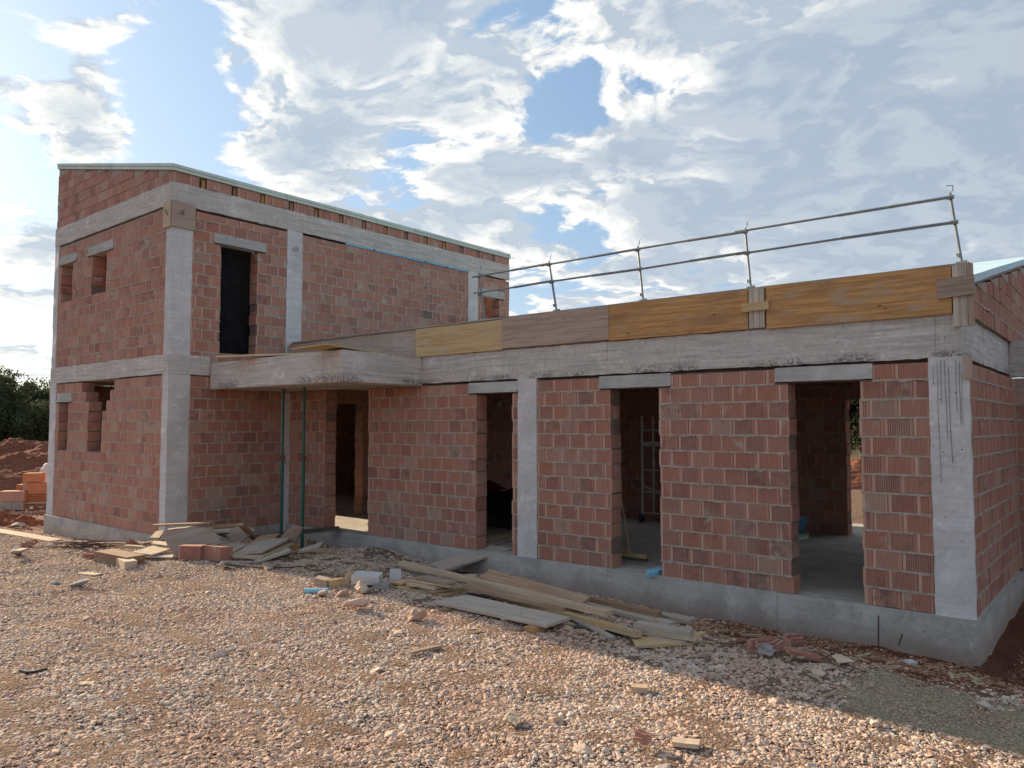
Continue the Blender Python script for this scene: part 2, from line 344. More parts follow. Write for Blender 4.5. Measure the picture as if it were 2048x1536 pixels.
# ------------------------------------------------------------------ ground
def sstep(a, b, x): t = np.clip((x-a)/(b-a), 0, 1); return t*t*(3-2*t)
def vnoise(x, y, s, seed=0):
    x = np.asarray(x)*s+seed*17.3; y = np.asarray(y)*s-seed*9.1
    xi = np.floor(x); yi = np.floor(y); xf = x-xi; yf = y-yi; xf = xf*xf*(3-2*xf); yf = yf*yf*(3-2*yf)
    def h(a, b): v = np.sin(a*127.1+b*311.7+seed*74.7)*43758.5453; return v-np.floor(v)
    return (h(xi, yi)*(1-xf)+h(xi+1, yi)*xf)*(1-yf)+(h(xi, yi+1)*(1-xf)+h(xi+1, yi+1)*xf)*yf
def ground_z(x, y, rough=True):
    x = np.asarray(x, float); y = np.asarray(y, float)
    pad = -.12-.10*sstep(-7, -2, x)-.12*sstep(-14, -18, x)
    zp = np.interp(x, [-12, -10.6, -9.2, -5.3, -2.7, -1, 0, 2], [-.24, -.26, -.30, -.39, -.45, -.42, -.44, -.5])
    w = sstep(-1.7, -.2, y)*sstep(-12.1, -11.6, x)
    z = pad*(1-w)+zp*w
    za = np.interp(x, [-20, -17.2, -14.5, -12.6, -11.8], [-.40, -.42, -.33, -.17, -.15])
    wa = sstep(-3.6, -2.6, y)*(1-sstep(-11.95, -11.6, x))
    z = z*(1-wa)+za*wa
    heap = np.exp(-(((x+8.6)/.75)**2+((y+.45)/.38)**2)); z = z+.20*heap             # small grey gravel heap by the plinth
    # pit at the right-hand side of the house
    dpit = np.minimum(x+.02, y+.93*x+.02)
    wp = sstep(0, .9, dpit); z = z*(1-wp)+(-1.35)*wp
    far = sstep(40, 400, np.hypot(x, y)); z = z-.6*far
    if rough:
        z = z+(vnoise(x, y, 1.3, 1)-.5)*.05+(vnoise(x, y, 4, 2)-.5)*.035+(vnoise(x, y, 11, 3)-.5)*.022
    return z
def axis_coords(a, b, st, lo, hi):
    c = list(np.arange(a, b, st)); s = st
    x = c[-1]
    while x < hi: s *= 1.22; x += s; c.append(min(x, hi))
    s = st; x = c[0]; left = []
    while x > lo: s *= 1.22; x -= s; left.append(max(x, lo))
    return np.array(left[::-1]+c)
SAND = [at(px, py, z=-.2) for px, py in [(1640, 1352), (1700, 1338), (1790, 1340), (1870, 1372), (1960, 1388), (2070, 1420), (2150, 1470), (2120, 1540), (2048, 1508), (1900, 1474), (1790, 1440), (1690, 1405)]]
def inpoly(x, y, poly):
    x = np.asarray(x); y = np.asarray(y); ins = np.zeros(x.shape, bool); n = len(poly)
    for i in range(n):
        x1, y1 = poly[i][0], poly[i][1]; x2, y2 = poly[(i+1) % n][0], poly[(i+1) % n][1]
        c = ((y1 > y) != (y2 > y)) & (x < (x2-x1)*(y-y1)/(y2-y1+1e-12)+x1); ins ^= c
    return ins
def sand_w(x, y):
    jx = x+(vnoise(x, y, 3, 5)-.5)*.25; jy = y+(vnoise(x, y, 3, 6)-.5)*.25
    return inpoly(jx, jy, SAND).astype(float)
def soil_w(x, y):
    """red-brown earth along the plinth and right of the gravel"""
    e = -1.55+(vnoise(x, y, 1.6, 7)-.5)*.5-.1*sstep(-1.5, .5, x)
    w = sstep(e-.15, e+.15, y)*sstep(-3.4, -2.6, x+(vnoise(x, y, 2, 8)-.5))
    return w*(1-sand_w(x, y))
def zone_colour(x, y):
    n = vnoise(x, y, .8, 9); n2 = vnoise(x, y, 2.7, 10)
    gr = np.stack([.41+.06*n, .295+.05*n, .225+.05*n], -1)
    red = np.array([.30, .115, .065])
    w = (sstep(.55, .8, vnoise(x, y, 1.1, 12))*.55)[..., None]
    w = w*.35; c = gr*(1-w)+red*w
    near_b = (sstep(-2.2, -.6, y)*sstep(-12, -11, x)*(1-sstep(2, 4, x)))[..., None]*.55
    c = c*(1-near_b)+np.array([.34, .25, .19])*near_b
    w = soil_w(x, y)[..., None]; soil = np.stack([.24+.06*n2, .10+.06*n2, .06+.05*n2], -1); c = c*(1-w)+soil*w
    w = sand_w(x, y)[..., None]; c = c*(1-w)+np.array([.68, .58, .42])*w
    heap = np.exp(-(((x+8.6)/.75)**2+((y+.45)/.38)**2))[..., None]; c = c*(1-heap)+np.array([.33, .33, .34])*heap
    w = (sstep(-17, -21, x)*sstep(.35, .6, vnoise(x, y, .5, 13)))[..., None]; c = c*(1-w)+np.array([.34, .12, .065])*w
    w = sstep(30, 60, np.hypot(x, y))[..., None]; c = c*(1-w)+np.array([.16, .13, .07])*w
    return c
xs = axis_coords(-19, 3.2, .075, -1500, 1500); ys = axis_coords(-8.5, 1.0, .075, -1500, 1500)
GX, GY = np.meshgrid(xs, ys); GZ = ground_z(GX, GY)
nx, ny = len(xs), len(ys)
verts = np.stack([GX, GY, GZ], -1).reshape(-1, 3)
I = np.arange(nx*ny).reshape(ny, nx)
faces = np.stack([I[:-1, :-1], I[:-1, 1:], I[1:, 1:], I[1:, :-1]], -1).reshape(-1, 4)
me = bpy.data.meshes.new('ground'); me.from_pydata(verts.tolist(), [], faces.tolist()); me.update()
ca = me.color_attributes.new('zone', 'FLOAT_COLOR', 'POINT')
cc = np.concatenate([zone_colour(GX, GY).reshape(-1, 3), np.ones((nx*ny, 1))], 1); ca.data.foreach_set('color', cc.ravel())
me.polygons.foreach_set('use_smooth', [True]*len(me.polygons))
ground = link('ground', me, None, 'ground'); ground['kind'] = 'structure'; ground['label'] = 'gravel yard with red soil around the unfinished house'
def gz(x, y): return float(ground_z(np.array(x), np.array(y)))

# ------------------------------------------------------------------ house
XA, XL, YF = -11.89, -17.24, -2.46          # A block: right side plane, left side plane, front plane
YE = 6.95                                   # A block back end
house = thing('unfinished_house', 'unfinished red clay block house with grey concrete frame and two-storey left part', 'house', (XA, 0, 0))
house.location = (0, 0, 0)
BW, BH, CO = .288, .188, .2038
bricks = []                                 # (corner, u, n, width, height, thick, wall object)
def course_pieces(L, z, ops, k, shift=0.0):
    """solid stretches of one course, cut into blocks"""
    iv = [(0, L)]
    for (a, b, z0, z1) in ops:
        if z0 < z+CO*.5 < z1:
            nv = []
            for (p, q) in iv:
                if b <= p or a >= q: nv.append((p, q)); continue
                if a > p: nv.append((p, a))
                if b < q: nv.append((b, q))
            iv = nv
    out = []
    for (p, q) in iv:
        if q-p < .04: continue
        off = shift+(BW/2 if k % 2 else 0)+random.uniform(-.02, .02)
        cuts = [p]; j = math.ceil((p-off)/BW+1e-6)
        while off+j*BW < q-.001:
            c = off+j*BW+random.uniform(-.006, .006)
            if c-cuts[-1] > .055 and q-c > .055: cuts.append(c)
            j += 1
        cuts.append(q); out.append((p, q, cuts))
    return out
def wall(name, p0, u, n, L, z0, zt, thick=.25, ops=(), z_start=None, ztop=None, holes=(), label=None, shift=0.0, core_ops=None):
    """a clay block wall: recessed mortar core as its own mesh, blocks recorded for later, ragged bed joints"""
    u = Vector((*u, 0)); n = Vector((*n, 0)); p0 = Vector((*p0, 0))
    top = ztop or (lambda s: zt)
    core = MB(); joints = MB()
    zs = z0
    w = bpy.data.objects.new(name, None)     # placeholder replaced below
    bpy.data.objects.remove(w)
    k = 0; recs = []
    def wp(s, dn, z): return tuple(p0+u*s-n*dn+Vector((0, 0, z)))
    def corebox(a, b, za, zb, zb2=None):
        i = len(core.v); zb2 = zb if zb2 is None else zb2
        for s, zz in ((a, zb), (b, zb2)):
            for dn in (.009, thick-.009):
                core.v.append(wp(s, dn, za)); core.v.append(wp(s, dn, zz))
        for q in ((0, 1, 3, 2), (4, 6, 7, 5), (0, 4, 5, 1), (2, 3, 7, 6), (0, 2, 6, 4), (1, 5, 7, 3)): core.face([i+j for j in q])
    while True:
        z = z0+k*CO
        if z > max(top(0), top(L))-.03: break
        for (p, q, cuts) in course_pieces(L, z, ops, k, shift):
            for a, b in zip(cuts, cuts[1:]):
                zl = min(top(a), top(b)); h = min(BH, zl-z-.006)
                if h < .06: continue
                if ztop and h < BH*.55: continue
                if any(ha < (a+b)/2 < hb and hz0 < z+.1 < hz1 for ha, hb, hz0, hz1 in holes): continue
                a2 = a+(random.uniform(-.014, .010) if a == p and a > .01 else 0); b2 = b+(random.uniform(-.010, .014) if b == q and b < L-.01 else 0)
                recs.append((a2, b2, z+.004*math.sin(a*1.3+k*2.1)+random.uniform(-.0015, .0015), h))
            # core (split so a sloped top follows)
            m = max(1, int((q-p)/.6)) if ztop else 1
            for i in range(m):
                a = p+(q-p)*i/m; b = p+(q-p)*(i+1)/m
                ta, tb = min(z+CO, top(a)), min(z+CO, top(b))
                if max(ta, tb)-z < .01: continue
                if i == 0: a += .01
                if i == m-1: b -= .01
                corebox(a, b, z-.0005, max(ta, z+.001), max(tb, z+.001))
            # bed joint, squeezed out unevenly
            if k > 0 and z < min(top(p), top(q)):
                step = .05; ns = max(2, int((q-p)/step))
                for side, d0 in ((1, 0.0), (-1, thick)):
                    i0 = len(joints.v)
                    for i in range(ns+1):
                        s = p+(q-p)*i/ns; o = random.uniform(-.003, .006) if random.random() < .75 else random.uniform(.005, .016)
                        lo = random.uniform(.001, .008)+(random.random() < .16)*random.uniform(.006, .02); hi = random.uniform(.001, .005)
                        dn = d0-side*o
                        joints.v += [wp(s, d0+side*.012, z-CO+BH-lo*.4), wp(s, dn, z-CO+BH-lo), wp(s, dn, z+hi), wp(s, d0+side*.012, z+hi*.4)]
                    for i in range(ns):
                        for e in range(3):
                            a = i0+i*4+e; joints.face([a, a+1, a+5, a+4] if side > 0 else [a+4, a+5, a+1, a])
        k += 1
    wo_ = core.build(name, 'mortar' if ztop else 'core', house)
    if label: wo_['label'] = label
    jo = joints.build('mortar_joints', 'mortar', wo_); jo['kind'] = 'stuff'
    for (a, b, z, h) in recs: bricks.append((p0+u*a+Vector((0, 0, z)), u, n, b-a, h, thick, wo_))
    return wo_

# --- ground-floor and upper walls of the two-storey block (front, facing the yard)
fo = lambda x: x-XL
slope = lambda s: 7.70+(6.52-7.70)*s/(XA-XL)
aops_low = [(fo(-16.90), fo(-16.12), 2.50, 2.60), (fo(-16.80), fo(-16.29), 1.43, 2.45), (fo(-15.26), fo(-14.60), 1.43, 2.24), (fo(-15.24), fo(-14.42), 2.24, 2.46), (fo(-15.42), fo(-14.25), 2.46, 2.66), (fo(-15.62), fo(-14.08), 2.66, 3.0), (0, .28, 0, 3), (fo(-12.09), 9, 0, 3)]
wall('wall', (XL, YF), (1, 0), (0, -1), XA-XL, 0, 2.86, .25, aops_low, label='lower front wall with two narrow window gaps')
aops_up = [(fo(-16.90), fo(-16.27), 4.65, 5.50), (fo(-15.28), fo(-14.59), 4.66, 5.50), (fo(-17.0), fo(-16.08), 5.52, 5.60), (fo(-15.5), fo(-14.3), 5.52, 5.60), (0, .19, 3, 6), (fo(-12.08), 9, 3, 6)]
wall('wall', (XL, YF), (1, 0), (0, -1), XA-XL, 3.22, 5.90, .25, aops_up, label='upper front wall with two small windows')
wall('wall', (XL, YF), (1, 0), (0, -1), XA-XL, 6.33, 7.7, .25, (), ztop=slope, label='sloping gable wall above the top beam')
# --- right side of the two-storey block
so_ = lambda y: y-YF
wall('wall', (XA, YF), (0, 1), (1, 0), -YF, 0, 2.86, .25, [(0, .38, 0, 3)], label='lower side wall in the corner under the canopy')
wall('wall', (XA, YF), (0, 1), (1, 0), YE-YF, 3.10, 5.88, .25, [(0, .37, 3, 6), (so_(-1.51), so_(-.75), 3.34, 5.46), (so_(-.09), so_(.27), 3, 6), (so_(5.30), so_(5.66), 3, 6), (so_(5.84), so_(6.55), 3.6, 5.46), (so_(-1.66), so_(-.58), 5.40, 5.47), (so_(5.70), so_(6.75), 5.40, 5.47)],
     holes=[(so_(3.85), so_(4.12), 4.5, 4.7)], label='upper side wall with a tall dark doorway')
pock = [-1.91, -1.27, -.67, -.01, .6, 1.24, 1.88, 2.51, 3.14, 3.78, 4.41, 5.05, 5.68, 6.29]
wall('wall', (XA, YF), (0, 1), (1, 0), YE-YF, 6.33, 6.52, .25, [(so_(p)-.055, so_(p)+.075, 6, 7) for p in pock], label='row of blocks with rafter pockets under the roof')
wall('wall', (XA, 0), (0, 1), (1, 0), YE, 0, 2.86, .25, [(.25, 1.9, 0, 2.5)], label='inner wall seen through the first doorway')
wall('wall', (XL, YE), (0, -1), (-1, 0), YE-YF, 0, 2.86, .25, [(YE-1.55, YE-.12, .9, 2.86)], label='far side wall of the two-storey block')
wall('wall', (XL, YE), (0, -1), (-1, 0), YE-YF, 3.10, 5.90, .25, [], label='upper far side wall')
wall('wall', (XA-.26, YE), (-1, 0), (0, 1), XA-XL-.52, 0, 5.9, .25, [], label='back wall of the two-storey block')
# --- single-storey block, front
bo = lambda x: x-XA
bops = [(bo(-10.66), bo(-9.40), 0, 3), (bo(-6.78), bo(-6.04), 0, 2.46), (bo(-5.92), bo(-5.56), 0, 3), (bo(-4.28), bo(-3.53), 0, 2.46), (bo(-1.83), bo(-1.05), 0, 2.46), (bo(-.355), 15, 0, 3), (0, .05, 0, 3),
        (bo(-6.95), bo(-5.92), 2.44, 2.66), (bo(-4.46), bo(-3.36), 2.44, 2.66), (bo(-1.99), bo(-.91), 2.44, 2.66)]
wall('wall', (XA, 0), (1, 0), (0, -1), -XA, 0, 2.615, .25, bops, label='long front wall with four doorways')
wall('wall', (0, .04), (0, 1), (1, 0), 3.56, 0, 2.60, .25, (), label='short right-hand side wall')
wall('wall', (0, .10), (0, 1), (1, 0), 7.1, 3.11, 5, .25, (), ztop=lambda s: 3.36+s*.2035, label='sloping right-hand gable wall')
wall('wall', (XA+.26, 5.35), (1, 0), (0, -1), -XA-.5, 0, 2.74, .25, [(1.2, 2.4, .95, 2.3), (3.2, 4.1, 0, 2.45), (5.45, 7.6, .9, 2.3), (8.90, 10.3, 0, 2.45)], label='back wall with a doorway to the yard behind')  # middle two openings are unseen, added to bring light into the rooms
wall('wall', (-8.6, 1.35), (0, 1), (1, 0), 3.9, 0, 2.62, .12, (), label='inner partition seen through the second doorway')
# --- wing behind at the far right
wall('wall', (-.015, 3.622), (1, 0), (0, -1), 4.2, 0, 2.6, .25, [], label='front wall of the wing at far right')
wall('wall', (-.0, 7.2), (1, 0), (0, -1), 4.2, -.3, 2.6, .25, ())

# --- blocks: the 300 that show largest are objects of their own, the rest one mass
def block_mb(w, h, t, full, per=.0225):
    mb = MB(); fr = []
    if full and w > .1:                      # combed face: shallow grooves
        pts = [(0, 0)]; s = .034
        while s+per < w-.008:
            pts += [(s, 0), (s+per*.2, per*.27), (s+per*.47, per*.27), (s+per*.62, 0)]; s += per
        pts.append((w, 0))
    else: pts = [(0, 0), (w, 0)]
    n = len(pts)
    for (s, dn) in pts: mb.v += [(s, dn, 0), (s, dn, h)]
    for i in range(n-1): mb.face([2*i, 2*i+2, 2*i+3, 2*i+1], [(pts[i][0], 0), (pts[i+1][0], 0), (pts[i+1][0], h), (pts[i][0], h)])
    b = len(mb.v); mb.v += [(0, t, 0), (0, t, h), (w, t, 0), (w, t, h)]
    e = 2*(n-1)
    mb.face([e, b+2, b+3, e+1], [(.04, 0), (.04+t, 0), (.04+t, h), (.04, h)])
    mb.face([b+2, b, b+1, b+3], [(w, 0), (0, 0), (0, h), (w, h)])
    mb.face([b, 0, 1, b+1], [(t+.04, 0), (.04, 0), (.04, h), (t+.04, h)])
    mb.face([2*i+1 for i in range(n)]+[b+3, b+1]); mb.face([b, b+2]+[2*i for i in range(n-1, -1, -1)])
    return mb
def proj(p):
    q = p-CAM; zc = q.dot(AXF)
    if zc < .1: return None
    return 1024+FPX*q.dot(AXR)/zc, 768-FPX*q.dot(AXU)/zc
scored = []
for i, (c, u, n, w, h, t, wo_) in enumerate(bricks):
    ctr = c+u*w/2+Vector((0, 0, h/2)); q = ctr-CAM; fac = -n.dot(q)
    p = [proj(c+u*a*w+Vector((0, 0, b*h))) for a in (0, 1) for b in (0, 1)]
    a = 0
    if fac > 0 and all(p) and -5 < sum(z[0] for z in p)/4 < 2053:
        a = abs((p[2][0]-p[0][0]))*abs(p[1][1]-p[0][1])
        if c.y > .5 and n.y < 0 and c.x < .01: a = 0             # inside
        if c.x < XA-.2 or (c.x < XA+.01 and c.y > 0 and c.z < 3): a *= .01
        if w < .12: a *= .8
    scored.append((a, i))
scored.sort(reverse=True); single = {i for a, i in scored[:300]}
cache = {}; mass = MB()
for i, (c, u, n, w, h, t, wo_) in enumerate(bricks):
    proud = random.uniform(-.004, .005); w2 = w-random.uniform(.003, .007); tilt = random.uniform(-.007, .007)
    mt = Matrix.Translation(c+n*proud+u*.002) @ Matrix((( u.x, -n.x, 0, 0), (u.y, -n.y, 0, 0), (0, 0, 1, 0), (0, 0, 0, 1))) @ Matrix.Rotation(tilt, 4, 'Y')
    if i in single:
        key = (round(w2/.006), round(h/.01), round(t, 2))
        if key not in cache:
            me = block_mb(key[0]*.006, key[1]*.01, t, True).mesh('brick'); me.materials.append(M['brick']); cache[key] = me
        o = bpy.data.objects.new('brick', cache[key]); C.objects.link(o); o.parent = wo_; o.matrix_world = mt
    else:
        mb = block_mb(w2, h, t, n.x > .5 and c.x > -1 or n.y < -.5 and c.x > XA and c.y < .5); b = len(mass.v); r = random.random()
        mass.v += [tuple(mt @ Vector(v)) for v in mb.v]
        for f_, uv in zip(mb.f, mb.uv): mass.face([j+b for j in f_], uv, r)
bm_ = mass.build('bricks', 'brick', house); bm_['kind'] = 'stuff'

# --- concrete frame
def cbox(name, mt, segs, axis=0, n=8, jit=.005, parent=house, label=None):
    mb = MB()
    for s in segs: mb.seg_box(*s, axis=axis, n=n, jit=jit)
    o = mb.build(name, mt, parent); recalc(o.data)
    if label: o['label'] = label
    return o
# columns
cbox('column', 'column', [(XA-.21, XA+.006, YF-.012, YF+.385, 0, 2.88)], 2, 16, .005, label='tall corner column, lower half')
cbox('column', 'column', [(XA-.20, XA+.006, YF-.012, YF+.375, 3.20, 5.93)], 2, 16, .005, label='tall corner column, upper half')
cbox('column', 'column', [(XL-.06, XL+.285, YF-.012, YF+.3, 0, 2.88)], 2, 14, .006, label='far left corner column, lower half')
cbox('column', 'column', [(XL-.03, XL+.20, YF-.012, YF+.3, 3.20, 5.93)], 2, 14, .006, label='far left corner column, upper half')
cbox('column', 'column', [(XA-.2, XA+.008, -.09, .27, 3.08, 5.93)], 2, 16, .006, label='slim upper column left of the long block wall')
cbox('column', 'column', [(XA-.2, XA+.008, 5.30, 5.66, 3.08, 5.93)], 2, 14, .006, label='slim upper column beside the small window')
cbox('column', 'column', [(XA-.1, XA+.05, -.16, .2, -.2, 2.6)], 2, 14, .005, label='column in the corner behind the green props')
cbox('column', 'column', [(-5.92, -5.56, -.018, .30, -.02, 2.66)], 2, 18, .006, label='column between the second doorway and its neighbour')
cbox('column', 'column', [(-.355, .012, -.018, .05, -.02, 2.66), (-.355, -.012, .05, .3, -.02, 2.66)], 2, 18, .006, label='thick right-hand corner column streaked with dark runs')
# cracks and runs on the corner column: thin raised cement runs
mb = MB()
for x, ztop_, zb in [(-.27, 2.62, 1.35), (-.235, 2.63, 2.1), (-.20, 2.62, 1.75), (-.17, 2.55, 1.5), (-.10, 2.62, 2.0), (-.07, 2.6, 1.9), (-.05, 2.5, 1.95), (-.31, 2.55, 2.3)]:
    pts = []; z = ztop_; xx = x
    while z > zb: pts.append((xx, -.024, z)); xx += random.uniform(-.004, .004); z -= .09
    mb.path(pts, random.uniform(.0018, .003), 4)
mb.build('cement_runs', 'run', house)
# beams, cast in lengths with a small step between the shutters
def beam(p_from, p_to, fixed, z0, z1, axis, cuts, label, depth=.25, out=None, zf=None):
    segs = []; cs = [p_from]+list(cuts)+[p_to]
    for a, b in zip(cs, cs[1:]):
        o = random.uniform(-.004, .004)
        if axis == 0: segs.append((a+.0015, b-.0015, fixed+o, fixed+depth, z0, z1))
        else: segs.append((fixed-depth, fixed+o, a+.0015, b-.0015, z0, z1))
    return cbox('beam', 'concrete', segs, axis, 22, .006, label=label)
beam(XL-.06, XA, YF-.015, 2.87, 3.215, 0, (-16.1, -13.9), 'first-floor beam across the left front')
beam(YF-.014, -1.70, XA+.012, 2.868, 3.213, 1, (), 'first-floor beam end beside the canopy')
beam(XL-.02, XA, YF-.015, 5.925, 6.325, 0, (-15.6, -13.2), 'top beam across the left front')
beam(YF-.014, YE, XA+.012, 5.923, 6.323, 1, (-.75, 1.05, 3.35, 5.2), 'top beam along the upper side wall')
beam(XA+.02, -.045, -.016, 2.655, 3.105, 0, (-8.0, -6.0, -4.32, -2.28, -.28), 'long front beam under the timber edge')
beam(.236, 3.60, -.045, 2.655, 3.125, 1, (1.4, ), 'beam on the right-hand side')
beam(-.046, 4.0, 3.63, 2.62, 3.12, 0, (2.0,), 'beam of the wing at far right')
cbox('beam', 'concrete', [(XL, XL+.25, YF+.25, YE, 2.87, 3.21), (XL, XL+.25, YF+.25, YE, 5.92, 6.32), (XL, XA-.26, YE-.25, YE-.01, 5.92, 6.32)], 1, 6)
cbox('plinth', 'plinth', [(XL-.09, XA, YF-.045, YF+.22, -.9, -.004)], 0, 20, .006, label='low plinth under the two-storey block')
cbox('plinth', 'plinth', [(XA-.2, XA+.04, YF-.04, -.05, -.9, -.006)], 1, 10, .005)
cbox('plinth', 'plinth', [(XA+.04, -9.2, -.045, .2, -.9, -.004), (-9.197, -6.4, -.05, .2, -.9, -.006), (-6.397, -3.75, -.045, .2, -.9, -.004), (-3.747, -2.0, -.052, .2, -.9, -.005), (-1.997, .03, -.045, .2, -1.6, -.004)], 0, 10, .006, label='long concrete plinth along the front')
cbox('plinth', 'plinth', [(-.2, .032, .2, 1.7, -1.7, -.05), (-.2, .03, 1.703, 3.6, -1.7, -.05), (.03, 4.2, 3.6, 3.8, -1.7, -.05)], 1, 10, .006, label='deep plinth in the pit on the right')
cbox('floor_slab', 'slab', [(XL+.1, XA+.04, YF+.2, 7.2, -.12, 0.0), (XA+.041, -.01, .19, 7.2, -.12, -.001)], 0, 2, 0)
cbox('floor_slab', 'slab', [(XA-5.2, XA-.01, YF+.1, YE-.1, 2.865, 3.15)], 0, 2, 0, label='upper floor slab')
cbox('roof_slab', 'slab', [(XA+.015, -.05, .24, 5.6, 2.72, 3.08)], 0, 2, 0)
cbox('roof_slab', 'slab', [(.0, 4.2, 3.9, 7.2, 2.72, 3.1)], 0, 2, 0)
# canopy
CX, CY = -8.006, -1.689
mb = MB(); mb.seg_box(XA+.02, CX, CY, -.02, 2.62, 3.10, axis=0, n=16, jit=.004)
can = mb.build('canopy_slab', 'concrete', house); recalc(can.data); can['label'] = 'concrete canopy slab over the corner entrance'
mb = MB(); mb.box(XA+.02, CX+.012, CY-.012, CY+.02, 2.605, 2.618); mb.box(CX-.02, CX+.012, CY+.02, -.02, 2.604, 2.618)
mb.build('soffit_board', 'wood_brown', can)
# lintels
for a, b, z0, z1, lb in [(-6.95, -5.93, 2.46, 2.625, 'lintel over the second doorway'), (-4.46, -3.36, 2.46, 2.63, 'lintel over the third doorway'), (-1.99, -.91, 2.46, 2.63, 'long brown-stained lintel over the right doorway')]:
    mb = MB(); mb.seg_box(a, b, -.022, .24, z0, z0+.03, 0, 6, .002); mb.seg_box(a, b, -.005, .24, z0+.031, z1, 0, 6, .003)
    o = mb.build('lintel', 'lintel', house); recalc(o.data); o['label'] = lb
for x0, x1, z0, z1 in [(-17.0, -16.08, 5.465, 5.66), (-15.5, -14.3, 5.465, 5.66), (-16.90, -16.12, 2.45, 2.645)]:
    mb = MB(); mb.seg_box(x0, x1, YF-.03, YF+.22, z0, z0+.035, 0, 5, .003); mb.seg_box(x0, x1, YF-.008, YF+.22, z0+.036, z1, 0, 5, .004)
    o = mb.build('lintel', 'lintel', house); recalc(o.data)
for y0, y1, z0, z1 in [(-1.66, -.58, 5.36, 5.542), (5.70, 6.75, 5.36, 5.542)]:
    mb = MB(); mb.seg_box(XA-.22, XA+.03, y0, y1, z0, z0+.035, 1, 5, .003); mb.seg_box(XA-.22, XA+.008, y0, y1, z0+.036, z1, 1, 5, .004)
    o = mb.build('lintel', 'lintel', house); recalc(o.data)
# near-black sheet added to paint the darkness inside the tall upper doorway
mb = MB(); mb.box(XA-.34, XA-.32, -1.6, -.66, 3.15, 5.5); mb.build('doorway_dark_sheet', 'void', house)
mb = MB(); mb.box(XA-.17, XA+.0, .30, 1.35, 5.885, 5.915); mb.build('gap_shade_strip', 'void', house)  # near-black strip paints the shade of the gap under the beam
mb = MB()
for a, b in ((1.38, 2.15), (2.2, 3.0), (3.03, 3.75), (3.8, 4.5), (4.55, 5.26)): mb.box(XA-.17, XA+.006, a, b, 5.888, 5.92)
mb.build('foam_strip', 'foam', house)
# rafter ends in their pockets
for p in pock:
    mb = MB(); mb.box(XA-.4, XA-.03, p-.01, p+.06, 6.335, 6.50, .003); mb.build('rafter_end', 'wood_orange' if random.random() < .6 else 'wood_brown', house)
    mb = MB(); mb.box(XA-.2, XA-.12, p-.055, p-.012, 6.335, 6.5); mb.build('pocket_shade_strip', 'wood_dark', house)  # dark piece paints the shade of the slot beside the rafter
# roof insulation boards, two layers, falling towards the right side
ang = math.atan2(7.70-6.52, XA-XL)
def roofz(x): return 6.525+(XA-x)*math.tan(ang)
xsn = [XA+.035, XA-1.25, XA-2.5, XA-3.75, XL-.02]; ysn = [YF-.03+i*1.18 for i in range(8)]+[YE+.03]
for lay in (0, 1):
    for i in range(4):
        for j in range(8):
            x1, x0 = xsn[i], xsn[i+1]; y0, y1 = ysn[j], ysn[j+1]
            o_ = random.uniform(-.012, .012) if lay else 0
            dz0 = .005+lay*.062; mb = MB(); b = 0
            for x in (x0+.004, x1-.004+(o_ if i == 0 else 0)):
                for y in (y0+.004-(.02*lay if j == 0 else 0)+(abs(o_) if j == 0 else 0), y1-.004):
                    mb.v += [(x, y, roofz(x)+dz0), (x, y, roofz(x)+dz0+.055)]
            for q in ((0, 1, 3, 2), (4, 6, 7, 5), (0, 4, 5, 1), (2, 3, 7, 6), (0, 2, 6, 4), (1, 5, 7, 3)): mb.face(list(q))
            mb.build('insulation_board', 'foam_white', house)
mb = MB()
for x0, x1 in zip(xsn[1:], xsn):
    i = len(mb.v)
    for x in (x0, x1-.03):
        for y in (YF, YE):
            mb.v += [(x, y, roofz(x)-.012), (x, y, roofz(x)+.003)]
    for q in ((0, 1, 3, 2), (4, 6, 7, 5), (0, 4, 5, 1), (2, 3, 7, 6), (0, 2, 6, 4), (1, 5, 7, 3)): mb.face([i+j for j in q])
mb.build('roof_decking', 'wood_brown', house)
# monopitch roof over the single-storey block, rising to the back
rz = lambda y: 3.385+(y-.10)*.2035
yr = [.12, 1.3, 2.5, 3.7, 4.9, 6.1, 7.3]
for j in range(6):
    for i, (x0, x1) in enumerate([(XA+.05, -9.6), (-9.6, -7.2), (-7.2, -4.8), (-4.8, -2.4), (-2.4, .03)]):
        mb = MB(); o_ = random.uniform(-.01, .02) if i == 4 else 0
        for x in (x0+.004, x1-.004+o_):
            for y in (yr[j]+.004, yr[j+1]-.004): mb.v += [(x, y, rz(y)+.03), (x, y, rz(y)+.115)]
        for q in ((0, 1, 3, 2), (4, 6, 7, 5), (0, 4, 5, 1), (2, 3, 7, 6), (0, 2, 6, 4), (1, 5, 7, 3)): mb.face(list(q))
        mb.build('insulation_board', 'foam_pale' if i == 4 else 'foam_white', house)
mb = MB(); i = 0
for x in (XA+.05, .02):
    for y in (.10, 7.3): mb.v += [(x, y, rz(y)+.0), (x, y, rz(y)+.024)]
for q in ((0, 1, 3, 2), (4, 6, 7, 5), (0, 4, 5, 1), (2, 3, 7, 6), (0, 2, 6, 4), (1, 5, 7, 3)): mb.face(list(q))
mb.build('roof_decking', 'wood_brown', house)

